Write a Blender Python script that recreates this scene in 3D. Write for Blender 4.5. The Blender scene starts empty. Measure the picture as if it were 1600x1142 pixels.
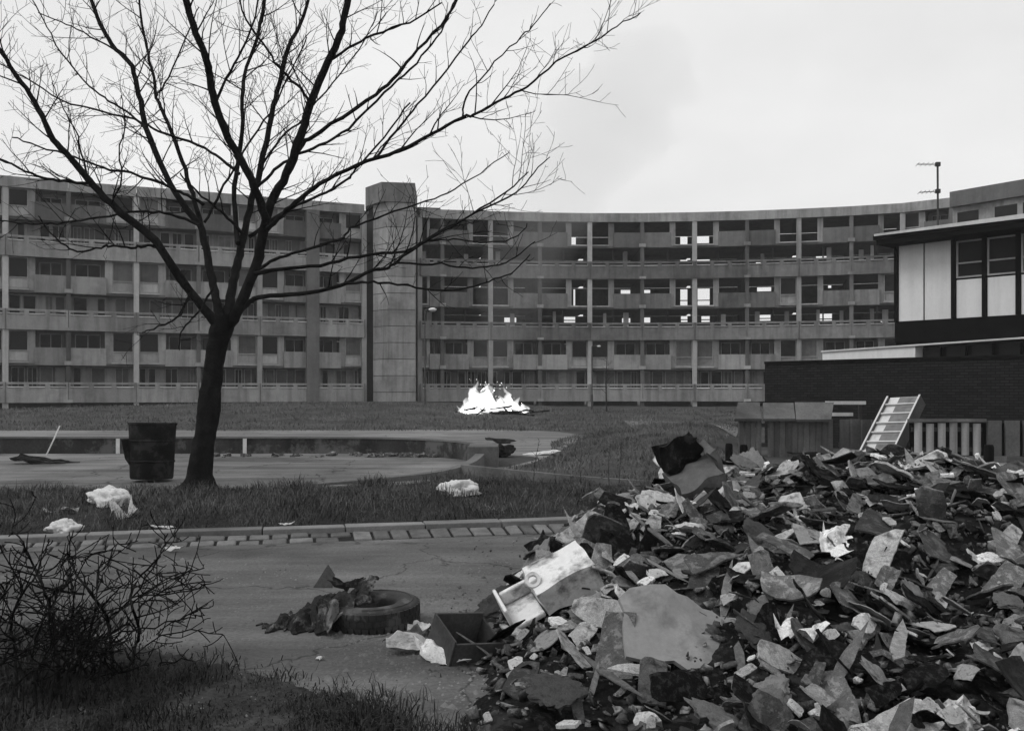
import bpy, bmesh, math, random
import numpy as np
from mathutils import Vector, Matrix, noise as mnoise

# ------------------------------------------------------------------ camera, sky, sun, exposure
SC = bpy.context.scene
COL = SC.collection
R = math.radians
F = 1480.0            # focal length in units of a 1600 px wide frame
VH = 615.0            # row of the horizon in that frame
EYE = 1.6

cam_d = bpy.data.cameras.new('camera')
cam = bpy.data.objects.new('camera', cam_d)
COL.objects.link(cam)
cam.location = (0, 0, EYE)
cam.rotation_euler = (R(90), 0, 0)
cam_d.sensor_width = 36.0
cam_d.lens = 36.0 * F / 1600.0
cam_d.shift_y = (VH - 571.0) / 1600.0
cam_d.clip_start = 0.05
cam_d.clip_end = 2000
SC.camera = cam

SUN_EL, SUN_AZ = 50.0, -105.0      # azimuth from +Y (ahead), positive to the right
world = bpy.data.worlds.new('World')
SC.world = world
world.use_nodes = True
wn, wl = world.node_tree.nodes, world.node_tree.links
wn.clear()
w_out = wn.new('ShaderNodeOutputWorld')
w_bg = wn.new('ShaderNodeBackground')
w_sky = wn.new('ShaderNodeTexSky')
w_sky.sky_type = 'NISHITA'
w_sky.sun_disc = False
w_sky.sun_elevation = R(SUN_EL)
w_sky.sun_rotation = R(SUN_AZ)
w_sky.dust_density = 4.0
w_bw = wn.new('ShaderNodeRGBToBW')           # black and white film
w_tc = wn.new('ShaderNodeTexCoord')
w_map = wn.new('ShaderNodeMapping')
w_map.inputs['Scale'].default_value = (1.3, 1.3, 2.6)
w_noise = wn.new('ShaderNodeTexNoise')
w_noise.inputs['Scale'].default_value = 1.6
w_noise.inputs['Detail'].default_value = 5
w_noise.inputs['Roughness'].default_value = 0.55
w_cl = wn.new('ShaderNodeMapRange')
w_cl.inputs['From Min'].default_value = 0.32
w_cl.inputs['From Max'].default_value = 0.68
w_cl.inputs['To Min'].default_value = 8.7
w_cl.inputs['To Max'].default_value = 10.4
w_mix = wn.new('ShaderNodeMix')
w_mix.data_type = 'FLOAT'
w_mix.inputs[0].default_value = 0.86          # how far the cloud deck covers the sky
wl.new(w_sky.outputs[0], w_bw.inputs[0])
wl.new(w_tc.outputs['Generated'], w_map.inputs['Vector'])
wl.new(w_map.outputs[0], w_noise.inputs['Vector'])
wl.new(w_noise.outputs[0], w_cl.inputs['Value'])
wl.new(w_bw.outputs[0], w_mix.inputs[2])
wl.new(w_cl.outputs[0], w_mix.inputs[3])
wl.new(w_mix.outputs[0], w_bg.inputs['Color'])
w_bg.inputs['Strength'].default_value = 0.10
wl.new(w_bg.outputs[0], w_out.inputs['Surface'])

sun_d = bpy.data.lights.new('sun', 'SUN')
sun_d.energy = 1.5
sun_d.angle = R(25)
sun_d.color = (1, 1, 1)
sun = bpy.data.objects.new('sun', sun_d)
COL.objects.link(sun)
_sd = Vector((math.sin(R(SUN_AZ)) * math.cos(R(SUN_EL)), math.cos(R(SUN_AZ)) * math.cos(R(SUN_EL)), math.sin(R(SUN_EL))))
sun.rotation_euler = _sd.to_track_quat('Z', 'Y').to_euler()
sun.location = _sd * 60

vs = SC.view_settings
SC.display_settings.display_device = 'sRGB'
vs.view_transform = 'Standard'
vs.look = 'None'
vs.exposure = 0.0
vs.gamma = 1.0
vs.use_curve_mapping = False
SC.cycles.max_bounces = 5
SC.cycles.diffuse_bounces = 2
SC.cycles.glossy_bounces = 2
SC.cycles.transmission_bounces = 3
SC.cycles.volume_bounces = 1
SC.cycles.transparent_max_bounces = 8
SC.cycles.use_denoising = True

random.seed(7)
NP = np.random.default_rng(7)


# ------------------------------------------------------------------ helpers
def P(u, v, y):
    return Vector(((u - 800.0) / F * y, y, EYE + (VH - v) / F * y))


def ground_pt(u, v, z=0.0):
    y = (EYE - z) * F / (v - VH)
    return Vector(((u - 800.0) / F * y, y, z))


def lerp(a, b, t):
    return a + (b - a) * t


def sstep(a, b, x):
    t = min(1.0, max(0.0, (x - a) / (b - a)))   # works for a > b too
    return t * t * (3 - 2 * t)


def interp(tab, x):
    if x <= tab[0][0]:
        (x0, y0), (x1, y1) = tab[0], tab[1]
    elif x >= tab[-1][0]:
        (x0, y0), (x1, y1) = tab[-2], tab[-1]
    else:
        for k in range(len(tab) - 1):
            if tab[k][0] <= x <= tab[k + 1][0]:
                (x0, y0), (x1, y1) = tab[k], tab[k + 1]
                break
    return y0 + (y1 - y0) * (x - x0) / (x1 - x0)


MATS = {}


def mat(name, base, rough=0.9, var=0.25, scale=3.0, fine=None, bump=0.0, bscale=None, stain=0.0,
        stain_scale=0.6, spec=0.04, objrand=0.0, white=0.0, white_scale=4.0, metallic=0.0, coords='Object', streak=0.0, crack=0.0, crack_scale=0.5):
    """grey procedural material: broad mottling, fine grain, optional stains and pale patches"""
    m = bpy.data.materials.new(name)
    m.use_nodes = True
    n, l = m.node_tree.nodes, m.node_tree.links
    b = n['Principled BSDF']
    b.inputs['Roughness'].default_value = rough
    b.inputs['Specular IOR Level'].default_value = spec
    b.inputs['Metallic'].default_value = metallic
    tc = n.new('ShaderNodeTexCoord')
    src = tc.outputs[coords]
    if coords == 'World':
        pass

    def nz(sc, det=4.0, ro=0.6, vec=None):
        t = n.new('ShaderNodeTexNoise')
        t.inputs['Scale'].default_value = sc
        t.inputs['Detail'].default_value = det
        t.inputs['Roughness'].default_value = ro
        l.new(vec or src, t.inputs['Vector'])
        return t.outputs[0]

    def mth(op, a, bb):
        t = n.new('ShaderNodeMath')
        t.operation = op
        for i, x in enumerate((a, bb)):
            if isinstance(x, (int, float)):
                t.inputs[i].default_value = x
            else:
                l.new(x, t.inputs[i])
        return t.outputs[0]

    def rng(x, a, bb, c, d):
        t = n.new('ShaderNodeMapRange')
        t.inputs[1].default_value, t.inputs[2].default_value = a, bb
        t.inputs[3].default_value, t.inputs[4].default_value = c, d
        l.new(x, t.inputs[0])
        return t.outputs[0]
    val = rng(nz(scale), 0.28, 0.72, base * (1 - var), base * (1 + var))
    f = nz(fine or scale * 14, 3.0, 0.7)
    val = mth('MULTIPLY', val, rng(f, 0.25, 0.75, 1 - var * 0.8, 1 + var * 0.8))
    if stain:
        s = nz(stain_scale, 5.0, 0.65)
        val = mth('MULTIPLY', val, rng(s, 0.5, 0.68, 1.0, 1 - stain))
    if streak:
        mp = n.new('ShaderNodeMapping')
        mp.inputs['Scale'].default_value = (1.0, 1.0, 0.09)
        l.new(src, mp.inputs['Vector'])
        s = nz(2.2, 4.0, 0.6, mp.outputs[0])
        val = mth('MULTIPLY', val, rng(s, 0.45, 0.72, 1.0, 1 - streak))
    if crack:
        warp = n.new('ShaderNodeVectorMath')
        warp.operation = 'MULTIPLY_ADD'
        t_ = n.new('ShaderNodeTexNoise')
        t_.inputs['Scale'].default_value = 2.2
        t_.inputs['Detail'].default_value = 4
        l.new(src, t_.inputs['Vector'])
        l.new(t_.outputs['Color'], warp.inputs[0])
        warp.inputs[1].default_value = (0.7, 0.7, 0.7)
        l.new(src, warp.inputs[2])
        vo = n.new('ShaderNodeTexVoronoi')
        vo.feature = 'DISTANCE_TO_EDGE'
        vo.inputs['Scale'].default_value = crack_scale
        l.new(warp.outputs[0], vo.inputs['Vector'])
        val = mth('MULTIPLY', val, rng(vo.outputs['Distance'], 0.002, 0.009, 1 - crack, 1.0))
        pt = n.new('ShaderNodeTexVoronoi')          # old repair patches
        pt.inputs['Scale'].default_value = crack_scale * 0.6
        l.new(warp.outputs[0], pt.inputs['Vector'])
        bw_ = n.new('ShaderNodeRGBToBW')
        l.new(pt.outputs['Color'], bw_.inputs[0])
        val = mth('MULTIPLY', val, rng(bw_.outputs[0], 0.2, 0.8, 0.86, 1.16))
        mp2 = n.new('ShaderNodeMapping')
        mp2.inputs['Scale'].default_value = (0.22, 1.5, 1.0)
        l.new(src, mp2.inputs['Vector'])
        val = mth('MULTIPLY', val, rng(nz(1.0, 4.0, 0.6, mp2.outputs[0]), 0.35, 0.65, 0.72, 1.28))
    if white:
        s = nz(white_scale, 6.0, 0.7)
        k = rng(s, 0.52, 0.60, 0.0, 1.0)
        mx = n.new('ShaderNodeMix')
        mx.data_type = 'FLOAT'
        l.new(k, mx.inputs[0])
        l.new(val, mx.inputs[2])
        mx.inputs[3].default_value = white
        val = mx.outputs[0]
    if objrand:
        oi = n.new('ShaderNodeObjectInfo')
        val = mth('MULTIPLY', val, rng(oi.outputs['Random'], 0, 1, 1 - objrand, 1 + objrand))
    cmb = n.new('ShaderNodeCombineColor')
    for i in range(3):
        l.new(val, cmb.inputs[i])
    l.new(cmb.outputs[0], b.inputs['Base Color'])
    if bump:
        bp = n.new('ShaderNodeBump')
        bp.inputs['Strength'].default_value = 0.8
        bp.inputs['Distance'].default_value = bump
        l.new(nz(bscale or scale * 6, 5.0, 0.65), bp.inputs['Height'])
        l.new(bp.outputs[0], b.inputs['Normal'])
    MATS[name] = m
    return m


class MB:
    """collects shapes; build() links them as ONE mesh object"""

    def __init__(self):
        self.v, self.f = [], []

    def add(self, verts, faces):
        o = len(self.v)
        self.v.extend([tuple(x) for x in verts])
        self.f.extend([tuple(i + o for i in f) for f in faces])

    def hexa(self, p):
        self.add(p, [(0, 3, 2, 1), (4, 5, 6, 7), (0, 1, 5, 4), (1, 2, 6, 5), (2, 3, 7, 6), (3, 0, 4, 7)])

    def box(self, x0, x1, y0, y1, z0, z1, M=None):
        p = [Vector(q) for q in ((x0, y0, z0), (x1, y0, z0), (x1, y1, z0), (x0, y1, z0),
                                 (x0, y0, z1), (x1, y0, z1), (x1, y1, z1), (x0, y1, z1))]
        if M is not None:
            p = [M @ q for q in p]
        self.hexa(p)

    def prism(self, pts, z0, z1, M=None):
        k = len(pts)
        p = [Vector((x, y, z0)) for x, y in pts] + [Vector((x, y, z1)) for x, y in pts]
        if M is not None:
            p = [M @ q for q in p]
        self.add(p, [tuple(range(k - 1, -1, -1)), tuple(range(k, 2 * k))] +
                 [(i, (i + 1) % k, k + (i + 1) % k, k + i) for i in range(k)])

    def tube(self, pts, rad, sides=6, cap=True):
        pts = [Vector(p) for p in pts]
        k = len(pts)
        if not isinstance(rad, (list, tuple)):
            rad = [rad] * k
        up = Vector((0.31, 0.17, 0.93)).normalized()
        rings = []
        for i, p in enumerate(pts):
            t = (pts[min(i + 1, k - 1)] - pts[max(i - 1, 0)])
            if t.length < 1e-9:
                t = Vector((0, 0, 1))
            t.normalize()
            a = t.cross(up)
            if a.length < 0.05:
                a = t.cross(Vector((1, 0, 0)))
            a.normalize()
            b = t.cross(a)
            rings.append([p + (a * math.cos(2 * math.pi * j / sides) + b * math.sin(2 * math.pi * j / sides)) * rad[i]
                          for j in range(sides)])
        v = [q for r in rings for q in r]
        f = []
        for i in range(k - 1):
            for j in range(sides):
                j2 = (j + 1) % sides
                f.append((i * sides + j, i * sides + j2, (i + 1) * sides + j2, (i + 1) * sides + j))
        if cap:
            f.append(tuple(range(sides - 1, -1, -1)))
            f.append(tuple((k - 1) * sides + j for j in range(sides)))
        self.add(v, f)

    def lathe(self, prof, sides=24, M=None, closed=False):
        v, f = [], []
        k = len(prof)
        for i in range(sides):
            a = 2 * math.pi * i / sides
            for r, z in prof:
                q = Vector((r * math.cos(a), r * math.sin(a), z))
                v.append(M @ q if M is not None else q)
        for i in range(sides):
            i2 = (i + 1) % sides
            for j in range(k if closed else k - 1):
                j2 = (j + 1) % k
                f.append((i * k + j, i2 * k + j, i2 * k + j2, i * k + j2))
        self.add(v, f)

    def build(self, name, material, parent=None, smooth=None, bevel=0.0, **tags):
        me = bpy.data.meshes.new(name)
        me.from_pydata(self.v, [], self.f)
        me.validate()
        me.update()
        if smooth is not None:
            for p in me.polygons:
                p.use_smooth = True
            me.set_sharp_from_angle(angle=R(smooth))
        o = bpy.data.objects.new(name, me)
        COL.objects.link(o)
        if material is not None:
            me.materials.append(MATS[material])
        if parent is not None:
            o.parent = parent
        if bevel:
            bv = o.modifiers.new('bevel', 'BEVEL')
            bv.width = bevel
            bv.segments = 2
            bv.limit_method = 'ANGLE'
        tag(o, **tags)
        return o


def tag(o, label=None, category=None, group=None, kind=None):
    if label:
        o['label'] = label
    if category:
        o['category'] = category
    if group:
        o['group'] = group
    if kind:
        o['kind'] = kind
    return o


def empty(name, loc=(0, 0, 0), **tags):
    o = bpy.data.objects.new(name, None)
    o.location = loc
    o.empty_display_size = 0.2
    COL.objects.link(o)
    return tag(o, **tags)


def child_at_world(o, parent):
    """parent o (mesh in world coordinates) under an Empty that stands at its base"""
    o.parent = parent
    o.matrix_parent_inverse = Matrix.Translation(parent.location).inverted()
    return o


def np_mesh(name, verts, faces_tri, material, **tags):
    me = bpy.data.meshes.new(name)
    nv, nf = len(verts), len(faces_tri)
    me.vertices.add(nv)
    me.vertices.foreach_set('co', np.asarray(verts, dtype=np.float32).ravel())
    me.loops.add(nf * 3)
    me.loops.foreach_set('vertex_index', np.asarray(faces_tri, dtype=np.int32).ravel())
    me.polygons.add(nf)
    me.polygons.foreach_set('loop_start', np.arange(0, nf * 3, 3, dtype=np.int32))
    me.update(calc_edges=True)
    me.validate()
    me.materials.append(MATS[material])
    o = bpy.data.objects.new(name, me)
    COL.objects.link(o)
    return tag(o, **tags)


def catmull(pts, n):
    """smooth a list of tuples (any dimension), n steps per span"""
    pts = [np.array(p, float) for p in pts]
    out = []
    for i in range(len(pts) - 1):
        p0 = pts[max(i - 1, 0)]
        p1, p2 = pts[i], pts[i + 1]
        p3 = pts[min(i + 2, len(pts) - 1)]
        for k in range(n):
            t = k / n
            out.append(0.5 * ((2 * p1) + (-p0 + p2) * t + (2 * p0 - 5 * p1 + 4 * p2 - p3) * t * t +
                              (-p0 + 3 * p1 - 3 * p2 + p3) * t ** 3))
    out.append(pts[-1])
    return out


# ------------------------------------------------------------------ materials (all grey: the film is black and white)
mat('asphalt', 0.115, 0.85, 0.34, 0.5, crack=0.5, crack_scale=0.45, fine=30, bump=0.012, bscale=45, stain=0.35, stain_scale=0.35)
mat('paving', 0.14, 0.9, 0.26, 0.35, crack=0.6, crack_scale=0.3, fine=22, bump=0.004, bscale=40, stain=0.4, stain_scale=0.5)
mat('path_concrete', 0.165, 0.9, 0.2, 0.6, crack=0.6, crack_scale=0.4, fine=18, bump=0.004, bscale=30, stain=0.3)
mat('soil', 0.024, 1.0, 0.45, 1.2, fine=16, bump=0.03, bscale=9)
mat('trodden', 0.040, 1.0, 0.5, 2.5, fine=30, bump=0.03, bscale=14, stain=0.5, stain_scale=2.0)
mat('bank_soil', 0.055, 1.0, 0.4, 0.5, fine=7, bump=0.04, bscale=5)
mat('grass', 0.072, 0.7, 0.7, 1.3, fine=40)
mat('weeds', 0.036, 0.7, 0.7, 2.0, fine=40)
mat('bank_grass', 0.105, 0.8, 0.6, 0.4, fine=7)
mat('kerb_stone', 0.17, 0.85, 0.25, 3, bump=0.004, bscale=30, stain=0.5, stain_scale=1.5, objrand=0.15)
mat('sett', 0.12, 0.8, 0.3, 6, bump=0.008, bscale=18, objrand=0.3)
mat('pool_wall', 0.040, 0.9, 0.35, 1.2, bump=0.006, bscale=16, white=0.10, white_scale=0.9, streak=0.5)
mat('coping', 0.13, 0.9, 0.25, 1.5, bump=0.005, bscale=20, stain=0.4)
mat('white_paint', 0.55, 0.7, 0.15, 3, stain=0.3)
mat('concrete', 0.29, 0.92, 0.14, 0.25, objrand=0.20, fine=3.0, bump=0.01, bscale=6, stain=0.4, stain_scale=0.22, streak=0.4)
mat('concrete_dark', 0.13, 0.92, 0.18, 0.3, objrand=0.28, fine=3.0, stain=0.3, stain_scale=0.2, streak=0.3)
mat('concrete_pale', 0.38, 0.92, 0.14, 0.3, objrand=0.25, fine=3.0, stain=0.25, stain_scale=0.2, streak=0.3)
mat('render_wall', 0.31, 0.92, 0.14, 0.3, objrand=0.24, fine=3.0, stain=0.45, stain_scale=0.35, streak=0.4)
mat('concrete_soot', 0.17, 0.92, 0.2, 0.25, objrand=0.25, fine=3.0, bump=0.01, bscale=6, stain=0.4, stain_scale=0.18, streak=0.4)
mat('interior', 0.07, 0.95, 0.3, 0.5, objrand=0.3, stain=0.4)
mat('frame_paint', 0.30, 0.6, 0.2, 1.5, stain=0.3)
mat('glass_dark', 0.012, 0.15, 0.2, 0.3, spec=0.05)
mat('curtain', 0.10, 0.5, 0.3, 2, objrand=0.6, streak=0.5, spec=0.15)
mat('bark', 0.011, 0.95, 0.6, 6, fine=30, bump=0.03, bscale=16, streak=0.5)
mat('twig', 0.008, 0.9, 0.2, 3)
mat('rust', 0.012, 0.8, 0.5, 3, bump=0.006, bscale=14, white=0.03, white_scale=3)
mat('rubber', 0.022, 0.6, 0.35, 8, bump=0.004, bscale=40, white=0.07, white_scale=9, spec=0.2)
mat('brick_dark', 0.02, 0.9, 0.3, 2)
mat('black_timber', 0.005, 0.8, 0.3, 3, bump=0.002, bscale=20)
mat('white_panel', 0.62, 0.6, 0.06, 0.8, stain=0.12, stain_scale=0.8, streak=0.14)
mat('roof_edge', 0.50, 0.7, 0.12, 1.0, stain=0.3)
mat('timber', 0.05, 0.85, 0.35, 3, bump=0.004, bscale=25, objrand=0.25)
mat('fence_grey', 0.10, 0.9, 0.25, 1.5, bump=0.004, bscale=20, objrand=0.2, streak=0.3)
mat('fence_pale', 0.30, 0.8, 0.15, 1.5, objrand=0.12, streak=0.45)
mat('stair_paint', 0.55, 0.6, 0.12, 3, stain=0.3, stain_scale=3)
mat('stair_tread', 0.17, 0.8, 0.25, 4, stain=0.3, stain_scale=3)
mat('metal_pole', 0.06, 0.6, 0.2, 3)
mat('dirt', 0.010, 1.0, 0.5, 3, fine=30, bump=0.03, bscale=20, white=0.03, white_scale=7)  # heap dirt, coloured extra dark to stand for shadow in the rubble gaps
mat('felt', 0.075, 0.8, 0.45, 4, fine=40, bump=0.016, bscale=16, objrand=0.85, white=0.16, white_scale=5, spec=0.1)
mat('torn', 0.022, 0.8, 0.5, 6, bump=0.012, bscale=20, white=0.13, white_scale=3.2)
mat('felt_pale', 0.23, 0.9, 0.4, 5, fine=40, bump=0.015, bscale=18, objrand=0.85, stain=0.7, stain_scale=3)
mat('card', 0.34, 0.9, 0.25, 4, fine=40, bump=0.008, bscale=20, objrand=0.45, stain=0.7, stain_scale=5)
mat('lath', 0.14, 0.9, 0.4, 5, fine=40, bump=0.01, bscale=24, objrand=0.8)
mat('plaster', 0.62, 0.95, 0.25, 6, fine=50, bump=0.01, bscale=24, objrand=0.3, stain=0.75, stain_scale=5)
mat('plaster_slab', 0.22, 0.9, 0.12, 2, fine=30, bump=0.004, bscale=20, stain=0.45, stain_scale=2.5)
mat('cloth', 0.13, 0.95, 0.4, 6, fine=50, bump=0.015, bscale=20, objrand=0.85, stain=0.5, stain_scale=6)
mat('burnt', 0.007, 0.8, 0.5, 5, fine=40, bump=0.01, bscale=25, white=0.03, white_scale=6)
mat('fragments', 0.06, 0.95, 0.7, 12, fine=60, bump=0.004, bscale=40, white=0.22, white_scale=9)
mat('enamel', 0.62, 0.4, 0.10, 5, fine=30, bump=0.01, bscale=16, stain=0.88, stain_scale=4.5, spec=0.3)
mat('bag_white', 0.55, 0.6, 0.15, 9, bump=0.01, bscale=20, stain=0.4, stain_scale=8)
mat('paper', 0.45, 0.8, 0.25, 6, stain=0.5, stain_scale=7, objrand=0.3)
mat('upholstery', 0.10, 0.95, 0.2, 6, fine=60, bump=0.004, bscale=40, stain=0.4, stain_scale=5)
mat('sapling', 0.03, 0.9, 0.3, 3)
mat('lamp_white', 0.65, 0.4, 0.05, 3)


def glow(name, strength, volume):
    m = bpy.data.materials.new(name)
    m.use_nodes = True
    n, l = m.node_tree.nodes, m.node_tree.links
    n.clear()
    o = n.new('ShaderNodeOutputMaterial')
    e = n.new('ShaderNodeEmission')
    e.inputs['Color'].default_value = (1, 1, 1, 1)
    e.inputs['Strength'].default_value = strength
    l.new(e.outputs[0], o.inputs['Volume' if volume else 'Surface'])
    MATS[name] = m


glow('flame', 4.0, True)          # burning gas: light given off through the depth of the flame
glow('spark', 2.5, False)


def brick_material():
    m = MATS['brick_dark']
    n, l = m.node_tree.nodes, m.node_tree.links
    b = n['Principled BSDF']
    tc = n.new('ShaderNodeTexCoord')
    bt = n.new('ShaderNodeTexBrick')
    bt.inputs['Scale'].default_value = 1.0
    bt.inputs['Brick Width'].default_value = 0.225
    bt.inputs['Row Height'].default_value = 0.075
    bt.inputs['Mortar Size'].default_value = 0.008
    bt.inputs['Color1'].default_value = (0.013, 0.013, 0.013, 1)
    bt.inputs['Color2'].default_value = (0.022, 0.022, 0.022, 1)
    bt.inputs['Mortar'].default_value = (0.007, 0.007, 0.007, 1)
    l.new(tc.outputs['UV'], bt.inputs['Vector'])
    l.new(bt.outputs['Color'], b.inputs['Base Color'])
    bp = n.new('ShaderNodeBump')
    bp.inputs['Distance'].default_value = 0.012
    bp.invert = True
    l.new(bt.outputs['Fac'], bp.inputs['Height'])
    l.new(bp.outputs[0], b.inputs['Normal'])


brick_material()

# ------------------------------------------------------------------ ground
EDGE_LINE = [(-1.0, 18.4), (0.4, 16.9), (1.7, 15.8), (5.0, 13.6)]        # low edging wall of the mound
MOUND_EDGE = [(13.0, 5.5), (15.8, 1.7), (18.4, -0.9), (21.5, 0.3), (24.4, 0.9), (31.0, 1.2), (36, 2.2), (41, 4.5), (60, 9)]


CREST = [(-60, 0.45), (-36, 0.5), (-30, 0.66), (-20, 0.92), (-8, 0.97), (-1, 0.80), (4, 0.55), (30, 0.50), (60, 0.5)]


def zg(x, y):
    z = interp(CREST, x) * sstep(40.5, 60.5, y)
    xe = interp(MOUND_EDGE, y) if 13 < y < 60 else 99
    m = sstep(xe, xe + 3.5, x) * sstep(14.5, 30, y) * (1 - sstep(4.2, 6.2, x - max(0, y - 26) * 0.35)) * (1 - sstep(36, 44, y))
    z += 0.45 * m
    if y > 38 or m > 0.05:
        k = min(1.0, max(m, sstep(40, 44, y)))
        z += k * 0.07 * mnoise.noise(Vector((x * 0.3, y * 0.3, 3.1))) + k * 0.03 * mnoise.noise(Vector((x * 1.1, y * 1.1, 0)))
    return z


def grid_axis(bands):
    out = []
    for a, b, st in bands:
        n = max(1, int(round((b - a) / st)))
        out += [a + (b - a) * i / n for i in range(n)]
    out.append(bands[-1][1])
    return out


gx = grid_axis([(-150, -60, 15), (-60, -8, 2.0), (-8, 12, 0.5), (12, 60, 2.0), (60, 150, 15)])
gy = grid_axis([(-60, 0, 20), (0, 12, 2), (12, 46, 0.6), (46, 64, 1.0), (64, 100, 6), (100, 200, 25)])
gm = MB()
for y in gy:
    for x in gx:
        gm.v.append((x, y, zg(x, y) if -60 < x < 60 else zg(max(-60, min(60, x)), y)))
nx = len(gx)
for j in range(len(gy) - 1):
    for i in range(nx - 1):
        a = j * nx + i
        gm.f.append((a, a + 1, a + nx + 1, a + nx))
gm.build('ground', 'bank_soil', kind='structure', smooth=60)


def patch(name, lineA, lineB, na, nb, dz, material, **tags):
    """surface draped on the ground between two polylines"""
    A, B = catmull(lineA, 6), catmull(lineB, 6)

    def samp(Lp, t):
        k = t * (len(Lp) - 1)
        i = min(int(k), len(Lp) - 2)
        return Lp[i] + (Lp[i + 1] - Lp[i]) * (k - i)
    m = MB()
    for j in range(nb + 1):
        for i in range(na + 1):
            a, b = samp(A, i / na), samp(B, i / na)
            q = a + (b - a) * (j / nb)
            m.v.append((q[0], q[1], zg(q[0], q[1]) + dz))
    for j in range(nb):
        for i in range(na):
            s = j * (na + 1) + i
            m.f.append((s, s + 1, s + na + 2, s + na + 1))
    return m.build(name, material, kind='structure', **tags)


# kerb line: front foot of the kerb stones
KERB = [(-16, 6.6), (-9.0, 8.5), (-5.6, 9.65), (-3.8, 10.12), (-2.2, 10.5), (0.4, 11.15), (2.5, 11.6), (6.0, 12.2), (11.0, 12.8)]
patch('road', [(-16, -8), (-8, -8), (0, -8), (8, -8), (16, -8)],
      [(KERB[0][0], KERB[0][1]), (-5.6, 9.6), (-2.2, 10.6), (2.5, 11.6), (14, 13)], 40, 20, 0.004, 'asphalt')
patch('pool_floor', [(-40, 15.2), (-20, 15.2), (-10, 15.2), (-3.4, 16.2), (-0.9, 18.0), (-0.45, 20.6)],
      [(-40, 25.2), (-20, 25.2), (-10, 25.2), (-4, 25.2), (-1.4, 23.2), (-0.5, 20.8)], 40, 12, 0.004, 'paving')
patch('path', [(-40, 26.0), (-20, 26.0), (-8, 26.0), (-3, 25.8), (0.5, 24.0), (0.1, 20.5), (-1.0, 18.5)],
      [(-40, 41), (-20, 41), (-8, 41.2), (0, 41.5), (2.6, 36), (0.95, 24.4), (-0.9, 18.55)], 60, 14, 0.008, 'path_concrete')
patch('path', [(-3.4, 16.4), (-2.2, 17.1), (-0.9, 18.2), (-0.3, 20.6)], [(-3.4, 15.9), (-2.2, 16.4), (-0.95, 17.2), (0.2, 20.6)], 20, 4, 0.006, 'path_concrete')
patch('pavement', [(5.8, 13.2), (14, 14.5), (24, 16)], [(5.8, 21.5), (12, 21.8), (24, 20)], 20, 12, 0.006, 'path_concrete')
patch('footpath', [ground_pt(990, 672)[:2], ground_pt(1060, 676)[:2], ground_pt(1150, 690)[:2]],
      [ground_pt(975, 664)[:2], ground_pt(1060, 665)[:2], ground_pt(1160, 674)[:2]], 16, 6, 0.03, 'path_concrete')

# grass strip between the kerb and the pool
sm = MB()
BACK = [(-16, 15.4), (-8, 15.5), (-4, 15.7), (-2.2, 16.3), (-1.1, 17.6), (0.4, 17.0), (1.7, 16.0), (5, 14.2), (9, 13.6)]
FR = [(x, y + 0.23) for x, y in KERB]


def strip_pt(x, t):
    y0, y1 = interp(FR, x), interp(BACK, x)
    y = y0 + (y1 - y0) * t
    z = 0.095 + 0.05 * math.sin(t * 3.0) - (0.105 * sstep(0.75, 1.0, t))
    z += (0.03 * mnoise.noise(Vector((x * 0.8, y * 0.8, 7))) + 0.02 * mnoise.noise(Vector((x * 3, y * 3, 2)))) * sstep(0, 0.1, t)
    return Vector((x, y, z))


sxs = [-16 + 25 * i / 130 for i in range(131)]
for x in sxs:
    for j in range(25):
        sm.v.append(tuple(strip_pt(x, j / 24)))
for i in range(130):
    for j in range(24):
        a = i * 25 + j
        sm.f.append((a, a + 25, a + 26, a + 1))
sm.build('verge', 'soil', kind='structure', smooth=60)

# kerb stones and gutter setts
kc = catmull(KERB, 14)


def along(curve):
    d = [0.0]
    for i in range(1, len(curve)):
        d.append(d[-1] + float(np.linalg.norm(curve[i] - curve[i - 1])))
    return d


kd = along(kc)


def kpt(s):
    s = min(max(s, 0), kd[-1] - 1e-6)
    i = int(np.searchsorted(kd, s, side='right')) - 1
    i = min(i, len(kc) - 2)
    t = (s - kd[i]) / (kd[i + 1] - kd[i])
    p = kc[i] + (kc[i + 1] - kc[i]) * t
    d = (kc[i + 1] - kc[i]) / np.linalg.norm(kc[i + 1] - kc[i])
    return Vector((p[0], p[1], 0)), Vector((d[0], d[1], 0))


def piece(s0, s1, n0, n1, z0, z1, jit=0.0):
    """box along the kerb: n is distance in front (towards the road)"""
    pts = []
    for z in (z0, z1):
        for s, nn in ((s0, n1), (s1, n1), (s1, n0), (s0, n0)):
            p, d = kpt(s)
            nrm = Vector((d.y, -d.x, 0))
            q = p + nrm * nn
            pts.append(Vector((q.x, q.y, z + random.uniform(-jit, jit))))
    return pts


kerb = empty('kerb', (0, 11.1, 0), kind='structure')
s = 0.3
while s < kd[-1] - 1.0:
    L = 0.9
    m = MB()
    m.hexa(piece(s + 0.006, s + L - 0.006, -0.22, 0.0, -0.05, 0.117, 0.005))
    child_at_world(m.build('kerb_stone', 'kerb_stone', bevel=0.01), kerb)
    s += L
gut = empty('gutter', (0, 10.8, 0), kind='structure')
def slope_piece(s0, s1, n0, n1, prof, thick, jit):
    pts_ = []
    for top in (0, 1):
        for s, nn in ((s0, n1), (s1, n1), (s1, n0), (s0, n0)):
            p, d = kpt(s)
            q = p + Vector((d.y, -d.x, 0)) * (nn + random.uniform(-0.008, 0.008))
            pts_.append(Vector((q.x, q.y, prof(nn) + (random.uniform(-jit, jit) if top else -thick))))
    return pts_


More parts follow.
